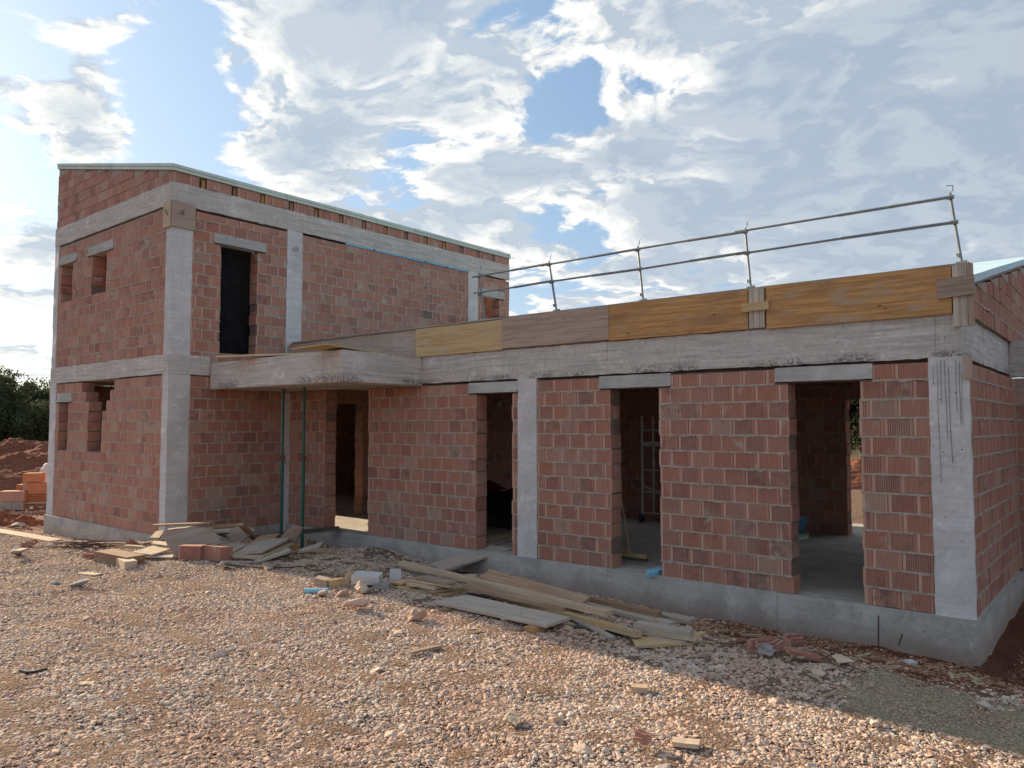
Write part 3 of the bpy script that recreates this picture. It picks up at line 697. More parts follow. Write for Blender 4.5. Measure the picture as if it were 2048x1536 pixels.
# --- timber boards round the roof edge
def board(name, mt, x0, x1, y0, y1, z0, z1, parent=house, label=None, jit=.0, n=6, ax=0, rotz=0, roty=0):
    """board with its own origin so the grain follows it; axis 0 long in x, 2 long in z"""
    cx, cy, cz = (x0+x1)/2, (y0+y1)/2, (z0+z1)/2; mb = MB()
    if ax == 2:
        mb.seg_box(-(z1-z0)/2, (z1-z0)/2, -(y1-y0)/2, (y1-y0)/2, -(x1-x0)/2, (x1-x0)/2, 0, n, jit)
        rot = Matrix.Rotation(-math.pi/2, 4, 'Y')
    else:
        mb.seg_box(-(x1-x0)/2, (x1-x0)/2, -(y1-y0)/2, (y1-y0)/2, -(z1-z0)/2, (z1-z0)/2, 0, n, jit); rot = Matrix.Identity(4)
    o = mb.build(name, mt, parent); recalc(o.data)
    o.matrix_world = Matrix.Translation((cx, cy, cz)) @ Matrix.Rotation(rotz, 4, 'Z') @ Matrix.Rotation(roty, 4, 'Y') @ rot
    if label: o['label'] = label
    return o
TB = 3.10; TT = 3.60
for x0, x1, mt, lb, z0, z1 in [(XA+.03, -8.14, 'wood_pink', 'faded grey-brown edge board next to the tall block', 3.12, 3.56), (-8.137, -6.21, 'wood_yellow', 'yellow edge board', 3.11, 3.58),
                               (-6.207, -4.275, 'wood_pink', 'faded pinkish edge board in the middle', 3.13, 3.60), (-4.272, -2.29, 'wood_orange', 'long orange edge board', 3.115, 3.60), (-2.06, -.115, 'wood_orange', 'orange edge board with pale scrapes at the right', 3.10, 3.61)]:
    board('edge_board', mt, x0, x1, -.052+random.uniform(-.004, .004), -.022, z0, z1, label=lb, jit=.002)
for a, b in ((-2.275, -2.215), (-2.211, -2.145), (-2.141, -2.085)):
    board('upright_batten', 'wood_grey', a, b, -.05, -.02, 3.12, 3.60, ax=2)
board('cleat', 'wood_yellow', -2.35, -2.02, -.08, -.054, 3.325, 3.43, label='small yellow cleat nailed over the gap', roty=-.02)
for a, b in ((-.10, -.045), (-.043, .03), (.032, .085)):
    board('upright_batten', 'wood_grey' if a < 0 else 'wood_pink', a, b, -.062, -.03, 2.96, 3.60, ax=2, jit=.002)
board('cleat', 'wood_pink', -.24, .10, -.09, -.064, 3.27, 3.47, label='wide weathered board nailed across the right corner', roty=-.05)
board('cleat', 'wood_pink', -.035, .045, -.035, -.005, 2.42, 2.66, label='short upright board at the column head', ax=2)
board('capping_strip', 'wood_grey', XA+.1, .05, -.015, .09, 3.60, 3.622, n=14, jit=.003)
mb = MB(); mb.box(XA+.04, .02, .0, .10, 3.11, 3.598); mb.build('edge_backing', 'wood_brown', house)
# boards boxed round the corner column head, with wire ties
cb = board('shutter_board', 'wood_tan', XA-.27, XA+.005, YF-.05, YF-.02, 5.50, 5.98, label='wood board round the corner column head')
mb = MB(); mb.box(-.22, .22, -.014, .014, -.235, .235); o = mb.build('shutter_board', 'wood_pink', house); o.matrix_world = Matrix.Translation((XA+.03, YF+.185, 5.74)) @ Matrix.Rotation(math.pi/2, 4, 'Z')
mb = MB()
for c, ax in (((XA-.13, YF-.055, 5.76), 0), ((XA+.05, YF+.15, 5.78), 1), ((XA+.02, .1, 5.55), 1)):
    pts = []
    for k in range(7):
        a = random.uniform(-.08, .08); pts.append((c[0]+(a if ax == 0 else random.uniform(0, .03)), c[1]+(a if ax else -random.uniform(0, .03)), c[2]+random.uniform(-.07, .07)))
    mb.path(pts, .004, 4)
mb.build('tie_wire', 'rust', house)
# planks lying on the canopy
def frame_from(A, B, up=Vector((0, 0, 1)), roll=0.0):
    x = (B-A).normalized(); y = up.cross(x).normalized(); z = x.cross(y)
    R = Matrix((x, y, z)).transposed().to_4x4()
    return Matrix.Translation((A+B)/2) @ R @ Matrix.Rotation(roll, 4, 'X')
def plank(name, A, B, w, t, mt, label=None, cat='plank', group=None, roll=0.0, bend=0.0, parent=None, jit=.0025):
    """A, B: ends of the centre line of the top face"""
    A = Vector(A); B = Vector(B); L = (B-A).length; mb = MB(); n = max(4, int(L/.25))
    for i in range(n+1):
        s = -L/2+L*i/n; q = bend*(1-(2*s/L)**2); tw = random.uniform(-jit, jit)
        for (yy, zz) in ((-w/2, -t), (w/2, -t), (w/2, 0), (-w/2, 0)): mb.v.append((s+(random.uniform(-.006, .006) if i in (0, n) else 0), yy+random.uniform(-jit, jit)*.6, zz+q+tw))
    for i in range(n):
        for k in range(4): a = i*4+k; c = i*4+(k+1) % 4; mb.face([a, c, c+4, a+4])
    mb.face([3, 2, 1, 0]); e = n*4; mb.face([e, e+1, e+2, e+3])
    o = mb.build(name, mt, parent); recalc(o.data); o.matrix_world = frame_from(A, B, roll=roll)
    if label: tag(o, label, cat, group)
    return o
def sheet(name, corners, t, mt, label=None, cat='board', group=None, parent=None):
    """four top corners (around), thickness below"""
    c = [Vector(p) for p in corners]; ctr = sum(c, Vector())/4
    if (c[1]-c[0]).length < (c[2]-c[1]).length: c = c[1:]+c[:1]
    x = (c[1]-c[0]).normalized(); nrm = (c[1]-c[0]).cross(c[2]-c[1]).normalized()
    if nrm.z < 0: nrm = -nrm
    y = nrm.cross(x); R = Matrix((x, y, nrm)).transposed(); Ri = R.inverted(); mb = MB()
    n = 5; L = [[None]*(n+1) for _ in range(n+1)]
    top = {}; bot = {}
    for i in range(n+1):
        for j in range(n+1):
            a, b = i/n, j/n
            p = c[0]*(1-a)*(1-b)+c[1]*a*(1-b)+c[2]*a*b+c[3]*(1-a)*b
            q = Ri @ (p-ctr); q.z = q.z*.3+random.uniform(-.0015, .0015)
            if i in (0, n) or j in (0, n): q.x += random.uniform(-.004, .004); q.y += random.uniform(-.004, .004)
            top[i, j] = len(mb.v); mb.v.append(tuple(q)); bot[i, j] = len(mb.v); mb.v.append((q.x, q.y, q.z-t))
    for i in range(n):
        for j in range(n):
            mb.face([top[i, j], top[i+1, j], top[i+1, j+1], top[i, j+1]]); mb.face([bot[i, j], bot[i, j+1], bot[i+1, j+1], bot[i+1, j]])
        mb.face([top[i, 0], bot[i, 0], bot[i+1, 0], top[i+1, 0]]); mb.face([top[i, n], top[i+1, n], bot[i+1, n], bot[i, n]])
        mb.face([top[0, i], top[0, i+1], bot[0, i+1], bot[0, i]]); mb.face([top[n, i], bot[n, i], bot[n, i+1], top[n, i+1]])
    o = mb.build(name, mt, parent); recalc(o.data); o.matrix_world = Matrix.Translation(ctr) @ R.to_4x4()
    if label: tag(o, label, cat, group)
    return o
plank('plank', at(440, 712, z=3.16), at(832, 664, z=3.16) if False else (-8.6, -.95, 3.165), .24, .035, 'wood_tan', 'pale thin plank lying along the top of the canopy at the tall doorway', 'plank')
sheet('plywood_sheet', [at(582, 693, z=3.165), at(655, 688, z=3.165), at(790, 711, z=3.13), at(690, 701, z=3.135)], .02, 'wood_yellow', 'yellow plywood offcut jutting over the canopy corner', 'board')

# ------------------------------------------------------------------ guard rail on the roof
rail = thing('guard_rail', 'grey tubular steel guard rail with two rails standing along the roof edge', 'railing', (-3.4, .06, 3.62))
rail_loc = Vector(rail.location)
def rel(p): return tuple(Vector(p)-rail_loc)
tops = []
for xb, xt in ((-6.66, -6.78), (-5.24, -5.38), (-3.79, -3.87), (-2.29, -2.35), (-.03, -.12)):
    mb = MB(); mb.tube(rel((xb, .06, 3.625)), rel((xt, .06, 4.385)), .016, 8); mb.tube(rel((xb-.05, .06, 3.622)), rel((xb+.05, .06, 3.634)), .03, 6)
    mb.path([rel((xt, .06, 4.385)), rel((xt+.03, .05, 4.41)), rel((xt+.035, .05, 4.46)), rel((xt+.06, .05, 4.50)) if xb < -.1 else rel((xt-.03, .05, 4.47))], .005, 5)
    f1 = xt+(xb-xt)*.07; f2 = xt+(xb-xt)*.42
    for fx, fz in ((f1, 4.34), (f2, 4.07)): mb.tube(rel((fx-.035, .045, fz)), rel((fx+.035, .045, fz)), .023, 8)
    mb.tube(rel((xb+(xt-xb)*.1-.03, .055, 3.70)), rel((xb+(xt-xb)*.16-.03, .055, 3.74)), .012, 6)
    mb.build('rail_post', 'steel', rail); tops.append((xb, xt))
for zz, fr in ((4.34, .07), (4.07, .42)):
    for (b0, t0), (b1, t1) in zip(tops, tops[1:]):
        a = t0+(b0-t0)*fr; b = t1+(b1-t1)*fr
        mb = MB(); mid = (a+b)/2
        mb.tube(rel((a-.12, .02, zz+random.uniform(-.01, .01))), rel((mid+.2, .02, zz)), .0145, 8); mb.tube(rel((mid, .02, zz)), rel((b+.035, .02, zz+random.uniform(-.012, .012))), .018, 8)
        mb.build('rail_tube', 'steel', rail)

# ------------------------------------------------------------------ green props under the canopy
def prop(x, y, label):
    zb = gz(x, y)-.03; t = thing('steel_prop', label, 'prop', (x, y, zb), 'green steel props under the canopy')
    H = 2.604-zb
    mb = MB(); mb.tube((0, 0, 0), (0, 0, H*.56), .030, 10); mb.build('outer_tube', 'green', t)
    mb = MB(); mb.tube((0, 0, H*.56), (0, 0, H), .023, 10); mb.build('inner_tube', 'green', t)
    mb = MB(); mb.box(-.07, .07, -.07, .07, 0, .008); mb.build('base_plate', 'green', t)
    mb = MB(); mb.tube((0, 0, H*.545), (0, 0, H*.58), .042, 10); mb.tube((-.11, 0, H*.585), (.05, 0, H*.59), .006, 6); mb.build('collar', 'rust', t)
    mb = MB(); mb.path([(.03, 0, H*.57), (.11, .0, H*.57), (.115, .0, H*.53), (.03, 0, H*.525)], .006, 6); mb.path([(-.03, 0, H*.57), (-.10, .0, H*.57), (-.105, .0, H*.54)], .006, 6); mb.build('handle', 'rust', t)
    return t
p_ = at(607, 900, y=-1.12); prop(p_.x, p_.y, 'right-hand green steel prop, standing nearer under the canopy')
p_ = at(565, 900, y=-1.0); prop(p_.x, p_.y, 'left-hand green steel prop, partly behind the board heap')

# ------------------------------------------------------------------ inside the rooms
t = thing('rolling_scaffold', 'narrow grey rolling scaffold on castors inside the third doorway', 'scaffold', (-6.5, 4.35, 0)); L0 = Vector(t.location)
mb = MB()
pA = at(1285, 1030, z=.15); pA = Vector((pA.x, pA.y, 0))
pB = pA+Vector((1.25, -.1, 0))
for q in (pA, pB, pA+Vector((-.05, .55, 0)), pB+Vector((-.05, .55, 0))): mb.tube(tuple(q+Vector((0, 0, .14))-L0), tuple(q+Vector((0, 0, 2.15))-L0), .022, 8)
mb.build('upright', 'steel_pale', t)
mb = MB()
for zz in (.2, .62, 1.05, 1.85): mb.tube(tuple(pA+Vector((0, 0, zz))-L0), tuple(pB+Vector((0, 0, zz+.02))-L0), .016, 6)
mb.tube(tuple(pA+Vector((0, 0, .75))-L0), tuple(pB+Vector((0, 0, .3))-L0), .012, 6); mb.build('cross_rail', 'steel_pale', t)
mb = MB(); b_ = pA+Vector((0, -.03, 1.55))-L0
for k in range(14): mb.box(b_.x+k*.09, b_.x+k*.09+.06, b_.y, b_.y+.5, b_.z, b_.z+.05)
mb.box(b_.x, b_.x+1.26, b_.y-.01, b_.y+.0, b_.z-.02, b_.z+.006); mb.build('platform', 'steel_pale', t)
for q in (pA, pB):
    mb = MB(); c = q+Vector((-.02, -.02, .085))-L0; mb.tube(tuple(c+Vector((-.01, -.02, 0))), tuple(c+Vector((.02, .03, 0))), .08, 14); w_ = mb.build('castor', 'black', t)
    mb = MB(); mb.tube(tuple(c+Vector((-.015, -.03, 0))), tuple(c+Vector((.025, .04, 0))), .035, 10); mb.box(c.x-.03, c.x+.03, c.y-.03, c.y+.03, c.z+.08, c.z+.1); mb.build('hub', 'steel', w_)
hb = at(1266, 1114, z=.04); t = thing('broom', 'broom with a yellow head leaning inside the third doorway', 'broom', hb)
mb = MB(); mb.box(-.28, .24, -.04, .04, 0, .055); o = mb.build('head', 'wood_yellow', t); mb = MB(); mb.box(-.27, .23, -.03, .03, -.04, 0); mb.build('bristles', 'wood_dark', t)
mb = MB(); mb.tube((-.05, 0, .05), tuple(at(1237, 960, y=hb.y+.15)-hb), .011, 6); mb.build('handle', 'wood_tan', t)
fb = at(1402, 1146, z=-.0) if False else at(1310, 1146, z=.03)
o = sheet('foam_block', [at(1292, 1140, z=.05), at(1321, 1131, z=.05), at(1326, 1139, z=.05), at(1297, 1148, z=.05)], .052, 'foam', 'bright blue foam offcut on the threshold of the third doorway', 'foam block')
fx = at(1590, 1060, z=0)
o = sheet('foam_board', [at(1588, 1030, z=.42), at(1617, 1034, z=.42), at(1610, 1064, z=.06), at(1586, 1062, z=.06)], .05, 'foam', 'blue-green foam board leaning inside the right doorway', 'foam board')
o = sheet('foam_board', [at(1570, 1064, z=.06), at(1617, 1064, z=.06), at(1617, 1072, z=.06), at(1570, 1078, z=.06)], .055, 'foam_white', 'white foam board lying on the floor inside the right doorway', 'foam board')
# covered stack behind the second doorway
ctr = at(1000, 1050, z=0)
t = thing('covered_stack', 'dark stack of panels under a black sheet inside the second doorway', 'stack', ctr)
for k in range(9):
    mb = MB(); mb.box(-.75, .8, -.3, .45, .03+k*.045, .065+k*.045, .008); mb.build('panel', 'wood_dark', t)
mb = MB(); n_ = 14; mb.sm = True
for i in range(n_+1):
    for j in range(n_+1):
        a, b = i/n_, j/n_; e = min(a, 1-a, b, 1-b); z = .43+.42*min(1, e*3.2)*(.75+.25*math.sin(a*7+b*3))+random.uniform(-.02, .02)
        if e == 0: z = .25+random.uniform(-.08, .05)
        mb.v.append((-.8+1.65*a, -.36+.85*b, z))
for i in range(n_):
    for j in range(n_): a = i*(n_+1)+j; mb.face([a, a+n_+1, a+n_+2, a+1])
cv = mb.build('cover_sheet', 'black', t)
mb = MB(); mb.sm = True
for i in range(9):
    for j in range(9): mb.v.append((-.7+.9*i/8, -.38+.5*j/8, .80+.10*math.sin(i*.5)+random.uniform(-.02, .02)-.02*abs(j-4)))
for i in range(8):
    for j in range(8): a = i*9+j; mb.face([a, a+9, a+10, a+1])
mb.build('red_cloth', 'red_cloth', cv)
mb = MB(); c = at(994, 808, x=-8.575); mb.tube((c.x-.02, c.y, c.z), (c.x+.07, c.y, c.z), .07, 14); tag(mb.build('wall_box', 'white'), 'round pale box fixed high on the partition inside the second doorway', 'wall box') 
plank('plank', at(972, 1078, z=.09), at(1026, 1064, z=.09), .2, .04, 'wood_tan', 'pale board lying on the floor just inside the second doorway')
plank('plank', at(975, 1088, z=.04), at(1030, 1074, z=.04), .14, .035, 'wood_grey', 'grey board on the floor under the pale one inside the second doorway')

# ------------------------------------------------------------------ timber lying in front of the wall (right-hand heap)
gp = 'loose timber of the right-hand heap'
def P_(px, py, z): return at(px, py, z=z)
plank('timber_beam', P_(803, 1122, .03), P_(1218, 1222, -.02), .12, .055, 'wood_tan', 'longest squared beam, lying across the top of the right-hand timber heap', 'beam', gp)
plank('timber_beam', P_(985, 1184, -.10), P_(1277, 1263, -.115), .11, .055, 'wood_yellow', 'orange-yellow beam lying just in front of the longest beam', 'beam', gp)
plank('plank', P_(968, 1146, .05), P_(1168, 1202, -.04), .22, .045, 'wood_brown', 'broad brown plank tilted against the plinth behind the longest beam', 'plank', gp, roll=.35)
plank('plank', P_(1180, 1193, -.08), P_(1319, 1224, -.10), .11, .055, 'wood_brown', 'knotty brown plank nearest the plinth in the right-hand heap', 'plank', gp)
plank('plank', P_(1225, 1206, -.16), P_(1386, 1238, -.16), .14, .05, 'wood_grey', 'grey plank whose end sticks out furthest right towards the plinth', 'plank', gp)
plank('plank', P_(1172, 1200, -.13), P_(1342, 1246, -.16), .19, .045, 'wood_grey', 'wide grey plank lying under the knotty brown one', 'plank', gp)
plank('timber_beam', P_(1272, 1244, -.08), P_(1384, 1260, -.09), .17, .065, 'wood_grey', 'short thick grey beam on top of the right end of the heap', 'beam', gp)
plank('plank', P_(1288, 1262, -.15), P_(1392, 1277, -.15), .10, .022, 'wood_tan', 'thin pale slat under the short thick grey beam', 'slat', gp)
plank('plank', P_(1300, 1268, -.175), P_(1375, 1280, -.175), .16, .022, 'wood_pink', 'thin faded slat lowest under the short thick grey beam', 'slat', gp)
sheet('plywood_sheet', [P_(1262, 1272, -.19), P_(1412, 1262, -.19), P_(1386, 1285, -.19), P_(1273, 1292, -.19)], .025, 'wood_yellow', 'yellow plywood piece at the right end of the heap on the stones', 'board', gp)
plank('plank', P_(1118, 1217, -.10), P_(1226, 1274, -.19), .07, .03, 'wood_grey', 'narrow grey batten slanting from the heap onto the gravel', 'batten', gp)
sheet('plywood_sheet', [P_(866, 1203, -.10), P_(933, 1189, -.10), P_(1142, 1234, -.10), P_(1092, 1250, -.10)], .03, 'wood_grey', 'large grey scratched board lying in front of the beams', 'board', gp)
plank('timber_offcut', P_(884, 1219, -.135), P_(935, 1204, -.135), .13, .055, 'wood_brown', 'wood block under the left end of the large grey board', 'wood block', gp)
plank('timber_offcut', P_(1058, 1255, -.135), P_(1115, 1235, -.135), .13, .06, 'wood_orange', 'wood block under the right end of the large grey board', 'wood block', gp)
plank('plank', P_(930, 1188, -.14), P_(996, 1192, -.14), .16, .05, 'wood_dark', 'short dark plank in the hollow behind the large grey board', 'plank', gp)
plank('plank', P_(1000, 1196, -.15), P_(1075, 1208, -.16), .12, .05, 'wood_brown', 'short brown plank in the shade under the longest beam', 'plank', gp)
plank('plank', P_(1150, 1250, -.17), P_(1270, 1270, -.2), .10, .03, 'wood_dark', 'dark slat on the stones under the orange-yellow beam', 'slat', gp)
sheet('ramp_board', [at(858, 1128, z=-.22), at(984, 1091, z=.035), at(1026, 1097, z=.035), at(886, 1138, z=-.22)], .03, 'wood_grey', 'grey plank ramp leading up to the second doorway', 'ramp')
plank('timber_beam', P_(930, 1168, -.02), P_(1130, 1215, -.07), .10, .05, 'wood_brown', 'brown beam lying close behind the longest beam', 'beam', gp)
plank('plank', P_(1060, 1203, -.17), P_(1200, 1236, -.19), .12, .04, 'wood_pink', 'faded plank showing between the longest and the orange-yellow beam', 'plank', gp)
# the little stack of yellow boards
gs = 'short boards stacked at the left of the timber heap'
stk = [((783, 1180), (876, 1192), (930, 1182), (840, 1170), -.155, 'wood_yellow', 'lowest board of the short stack, yellow edged and widest'),
       ((786, 1173), (892, 1188), (932, 1178), (850, 1166), -.118, 'wood_yellow', 'second board from the bottom of the short stack, bright yellow edge'),
       ((838, 1173), (870, 1181), (932, 1173), (890, 1165), -.082, 'wood_tan', 'pale board in the middle of the short stack, slid to the right'),
       ((812, 1165), (868, 1175), (905, 1168), (850, 1158), -.046, 'wood_tan', 'board with a splintered edge in the middle of the short stack'),
       ((818, 1158), (898, 1171), (915, 1166), (850, 1153), -.008, 'wood_tan', 'second board from the top of the short stack'),
       ((828, 1153), (893, 1165), (914, 1162), (858, 1150), .03, 'wood_pink', 'topmost board of the short stack')]
for a, b, c, d_, z, mt, lb in stk: sheet('short_board', [at(*a, z=z), at(*b, z=z), at(*c, z=z), at(*d_, z=z)], .03, mt, lb, 'board', gs)
sheet('short_board', [P_(783, 1165, -.09), P_(806, 1158, -.06), P_(822, 1160, -.06), P_(800, 1168, -.09)], .02, 'wood_yellow', 'small yellow piece at the left end of the short stack', 'board', gs)
# behind and left of the stack
plank('timber_beam', P_(655, 1140, -.11), P_(722, 1142, -.11), .07, .06, 'wood_yellow', 'yellow edged beam lying behind the white plaster chunk', 'beam')
plank('plank', P_(716, 1134, -.12), P_(800, 1146, -.12), .20, .035, 'wood_pink', 'pinkish plank lying behind the white plaster chunk', 'plank')
plank('plank', P_(768, 1131, -.10), P_(826, 1127, -.08), .10, .03, 'wood_grey', 'thin grey board under the left end of the longest beam', 'plank')
plank('plank', P_(800, 1144, -.10), P_(880, 1146, -.10), .20, .03, 'wood_grey', 'pale grey board between the ramp and the short stack', 'plank')
plank('plank', P_(905, 1151, -.16), P_(952, 1150, -.16), .16, .03, 'wood_grey', 'small grey board end showing between the ramp and the brown plank', 'plank')

# ------------------------------------------------------------------ rocks, chunks, offcuts
def rock_mesh(seed, sub=2, flat=.7, rough=.35):
    r = random.Random(seed); bm = bmesh.new(); bmesh.ops.create_icosphere(bm, subdivisions=sub, radius=1)
    cuts = [(Vector((r.gauss(0, 1), r.gauss(0, 1), r.gauss(0, 1))).normalized(), r.uniform(.38, .72)) for _ in range(16 if sub > 1 else 9)]; ph = [r.uniform(0, 6) for _ in range(6)]
    for v in bm.verts:
        p = v.co.copy()
        for nrm, dd in cuts:
            e = p.dot(nrm)-dd
            if e > 0: p -= nrm*e*(1-rough*.3)
        if sub > 1: p *= 1+.07*math.sin(p.x*7+ph[0])*math.sin(p.y*8+ph[1])+.05*math.sin(p.z*13+ph[2]+p.x*11)
        p += Vector((r.uniform(-1, 1), r.uniform(-1, 1), r.uniform(-1, 1)))*(.035 if sub < 3 else .022)
        p.x *= 1.25 if sub > 1 else r.uniform(1.1, 1.7); p.z *= flat; v.co = p
    me = bpy.data.meshes.new('rock'); bm.to_mesh(me); bm.free(); return me
def rock(px, py, size, label, mt='rock', seed=1, z=None, flat=.7, cat='rock', name='rock'):
    p = at(px, py, z=-.2)
    for _ in range(4): p = at(px, py, z=(gz(p.x, p.y)+size*.25) if z is None else z)
    me = rock_mesh(seed, 3, flat, .1); me.materials.append(M[mt]); o = bpy.data.objects.new(name, me); C.objects.link(o)
    o.location = p; o.scale = (size/2,)*3; o.rotation_euler = (random.uniform(-.2, .2), random.uniform(-.2, .2), seed*1.3)
    return tag(o, label, cat)
rock(832, 1230, .27, 'orange-brown rock, largest, in front of the short board stack', 'orange_rock', 3, flat=.75)
rock(866, 1222, .09, 'small yellowish stone touching the largest orange-brown rock', seed=4)
rock(688, 1186, .20, 'rust-coloured rock beside the blue tube', 'orange_rock', 5)
rock(645, 1186, .16, 'pale rounded stone on the blue tube', seed=6)
rock(724, 1176, .26, 'brown boulder under the white plaster chunk', seed=7, flat=.8)
rock(716, 1205, .36, 'broad lumpy mortar lump lit by the sun below the white chunk', 'gravel', 8, flat=.45)
rock(742, 1201, .10, 'white stone right of the lumpy mortar lump', 'white', 9)
rock(1012, 1236, .13, 'yellowish stone below the large grey board', seed=10)
rock(1040, 1232, .14, 'grey stone beside the yellowish one below the large grey board', 'greychunk', 11)
rock(823, 1194, .09, 'small brown stone in front of the short board stack', seed=12)
rock(1141, 1172, .13, 'stone lodged against the plinth behind the timber heap', seed=13)
rock(1685, 1318, .26, 'flat pale stone on the red soil near the sand patch', seed=14, flat=.4)
rock(1640, 1346, .16, 'rounded pinkish stone at the edge of the sand patch', seed=15)
rock(1750, 1447, .14, 'flat stone lying at the lower edge of the sand patch', seed=16, flat=.4)
rock(446, 1128, .16, 'grey stone right of the two clay blocks', 'greychunk', 17)
rock(160, 1166, .24, 'grey squarish stone in the gravel below the wood offcuts', 'greychunk', 18, flat=.5)
rock(36, 1103, .30, 'blue-grey concrete lump at the left edge below the long lit plank', 'greychunk', 19, flat=.6, cat='concrete lump', name='concrete_lump')
rock(40, 1050, .34, 'grey boulder on the red soil left of the house', 'greychunk', 20, flat=.7)
rock(1020, 1437, .17, 'yellowish wood-coloured stone in the gravel, lower middle', 'wood_tan', 21, flat=.5)
rock(530, 1132, .13, 'pale stone at the foot of the wood stub', seed=23)
rock(565, 1098, .14, 'stone beside the foot of the nearer green prop', seed=24)
rock(110, 1166, .12, 'small grey cobble at the lower left', 'greychunk', 25)
def block_thing(name, px, py, z, dims, rot, mt, label, cat, group=None, tilt=(0, 0)):
    p = at(px, py, z=z); mb = MB(); a, b, c = (q/2 for q in dims); mb.box(-a, a, -b, b, -c, c, .006)
    o = mb.build(name, mt); o.location = p; o.rotation_euler = (tilt[0], tilt[1], rot); return tag(o, label, cat, group)
block_thing('plaster_chunk', 735, 1156, -.02, (.36, .2, .12), .55, 'white', 'white plaster-like block with nail holes resting on the brown boulder', 'plaster block', tilt=(.08, .05))
block_thing('white_board', 791, 1150, -.04, (.15, .03, .15), .75, 'white', 'whitish square board standing against the pink plank', 'board', tilt=(-.25, 0))
block_thing('concrete_block', 764, 1176, -.12, (.20, .14, .12), .6, 'greychunk', 'grey concrete block left of the short board stack', 'block')
gw = 'wood offcuts beside the blue tube'
block_thing('timber_offcut', 646, 1168, -.10, (.20, .10, .17), .2, 'wood_pink', 'upright square wood offcut just above the blue tube', 'wood offcut', gw, (.15, .1))
block_thing('timber_offcut', 673, 1168, -.09, (.19, .05, .14), .9, 'wood_yellow', 'yellow sunlit wood offcut in the middle of the little offcut pile', 'wood offcut', gw, (.1, -.15))
block_thing('timber_offcut', 692, 1162, -.06, (.06, .14, .30), 1.0, 'wood_tan', 'pointed wood offcut standing upright beside the plaster block', 'wood offcut', gw, (.25, .5))
block_thing('timber_offcut', 700, 1172, -.12, (.20, .05, .12), .5, 'wood_grey', 'grey offcut leaning behind the rust-coloured rock', 'wood offcut', gw, (.3, .1))
plank('timber_offcut', P_(612, 1159, -.11), P_(638, 1163, -.11), .05, .02, 'wood_tan', 'thin splinter of wood at the left end of the little offcut pile', 'wood offcut', gw)
mb = MB(); a = P_(608, 1182, -.10); b = P_(656, 1181, -.10); mb.tube(a, b, .028, 10); tag(mb.build('foam_tube', 'foam'), 'short pale blue foam tube lying on the gravel', 'tube')

# ------------------------------------------------------------------ board heap at the left corner
gl = 'boards of the heap at the left corner'
sheet('plywood_sheet', [at(324, 1069, z=.24), at(418, 1043, z=.40), at(443, 1086, z=.09), at(351, 1116, z=-.08)], .03, 'wood_pink', 'big grey-pink board leaning face-on at the middle of the left heap', 'board', gl)
plank('plank', at(308, 1049, z=.36), at(424, 1044, z=.40), .12, .03, 'wood_brown', 'long thin brown plank sticking out left over the big leaning board', 'plank', gl)
plank('plank', at(420, 1052, z=.30), at(480, 1047, z=.34), .16, .035, 'wood_brown', 'brown board end behind the big leaning board', 'plank', gl)
plank('timber_beam', at(482, 1046, z=.36), at(516, 1078, z=.02), .10, .05, 'wood_brown', 'brown beam sliding down steeply at the back of the left heap', 'beam', gl)
sheet('plywood_sheet', [at(428, 1058, z=.22), at(470, 1055, z=.22), at(472, 1064, z=.16), at(430, 1066, z=.16)], .03, 'wood_grey', 'small grey board behind the big leaning board', 'board', gl)
sheet('plywood_sheet', [at(436, 1066, z=.16), at(473, 1062, z=.18), at(470, 1076, z=.08), at(440, 1074, z=.08)], .03, 'wood_dark', 'dark board low behind the big leaning board', 'board', gl)
sheet('plywood_sheet', [at(425, 1097, z=-.01), at(437, 1072, z=.06), at(493, 1090, z=.02), at(462, 1106, z=-.03)], .025, 'wood_grey', 'grey board lying flat right of the big leaning board', 'board', gl)
sheet('plywood_sheet', [at(468, 1106, z=.01), at(520, 1078, z=.10), at(583, 1074, z=.12), at(526, 1104, z=.01)], .03, 'wood_grey', 'large grooved grey board on top at the right of the left heap', 'board', gl)
sheet('plywood_sheet', [at(464, 1115, z=-.05), at(500, 1095, z=.04), at(598, 1081, z=.05), at(520, 1116, z=-.05)], .025, 'wood_tan', 'pale edged board just under the large grooved one', 'board', gl)
sheet('plywood_sheet', [at(508, 1121, z=-.08), at(575, 1093, z=.0), at(582, 1101, z=.0), at(520, 1122, z=-.08)], .03, 'wood_grey', 'narrow grey board with an orange edge, third below the grooved one', 'board', gl)
sheet('plywood_sheet', [at(598, 1098, z=-.02), at(648, 1081, z=.05), at(638, 1094, z=-.0), at(600, 1104, z=-.06)], .03, 'wood_grey', 'small grey board right of the nearer green prop', 'board', gl)
sheet('plywood_sheet', [at(560, 1074, z=.12), at(584, 1052, z=.32), at(604, 1056, z=.30), at(602, 1084, z=.02)], .03, 'wood_pink', 'board standing tilted behind the nearer green prop', 'board', gl)
plank('timber_beam', at(604, 1060, z=.06), at(678, 1053, z=.09), .12, .07, 'wood_dark', 'dark heavy plank reaching from the heap onto the first threshold', 'beam', gl)
plank('plank', at(528, 1072, z=.06), at(600, 1068, z=.04), .10, .04, 'wood_dark', 'dark slat low between the two green props', 'plank', gl)
plank('timber_offcut', at(530, 1124, z=-.05), at(540, 1136, z=-.09), .10, .10, 'wood_pink', 'square wood stub pointing at the viewer from the left heap', 'wood stub', gl)
plank('plank', at(440, 1122, z=-.10), at(510, 1121, z=-.10), .10, .025, 'wood_grey', 'low grey slat right of the two clay blocks', 'slat', gl)
plank('plank', at(395, 1122, z=-.13), at(440, 1129, z=-.15), .16, .02, 'wood_yellow', 'thin yellow board under the right clay block', 'board', gl)
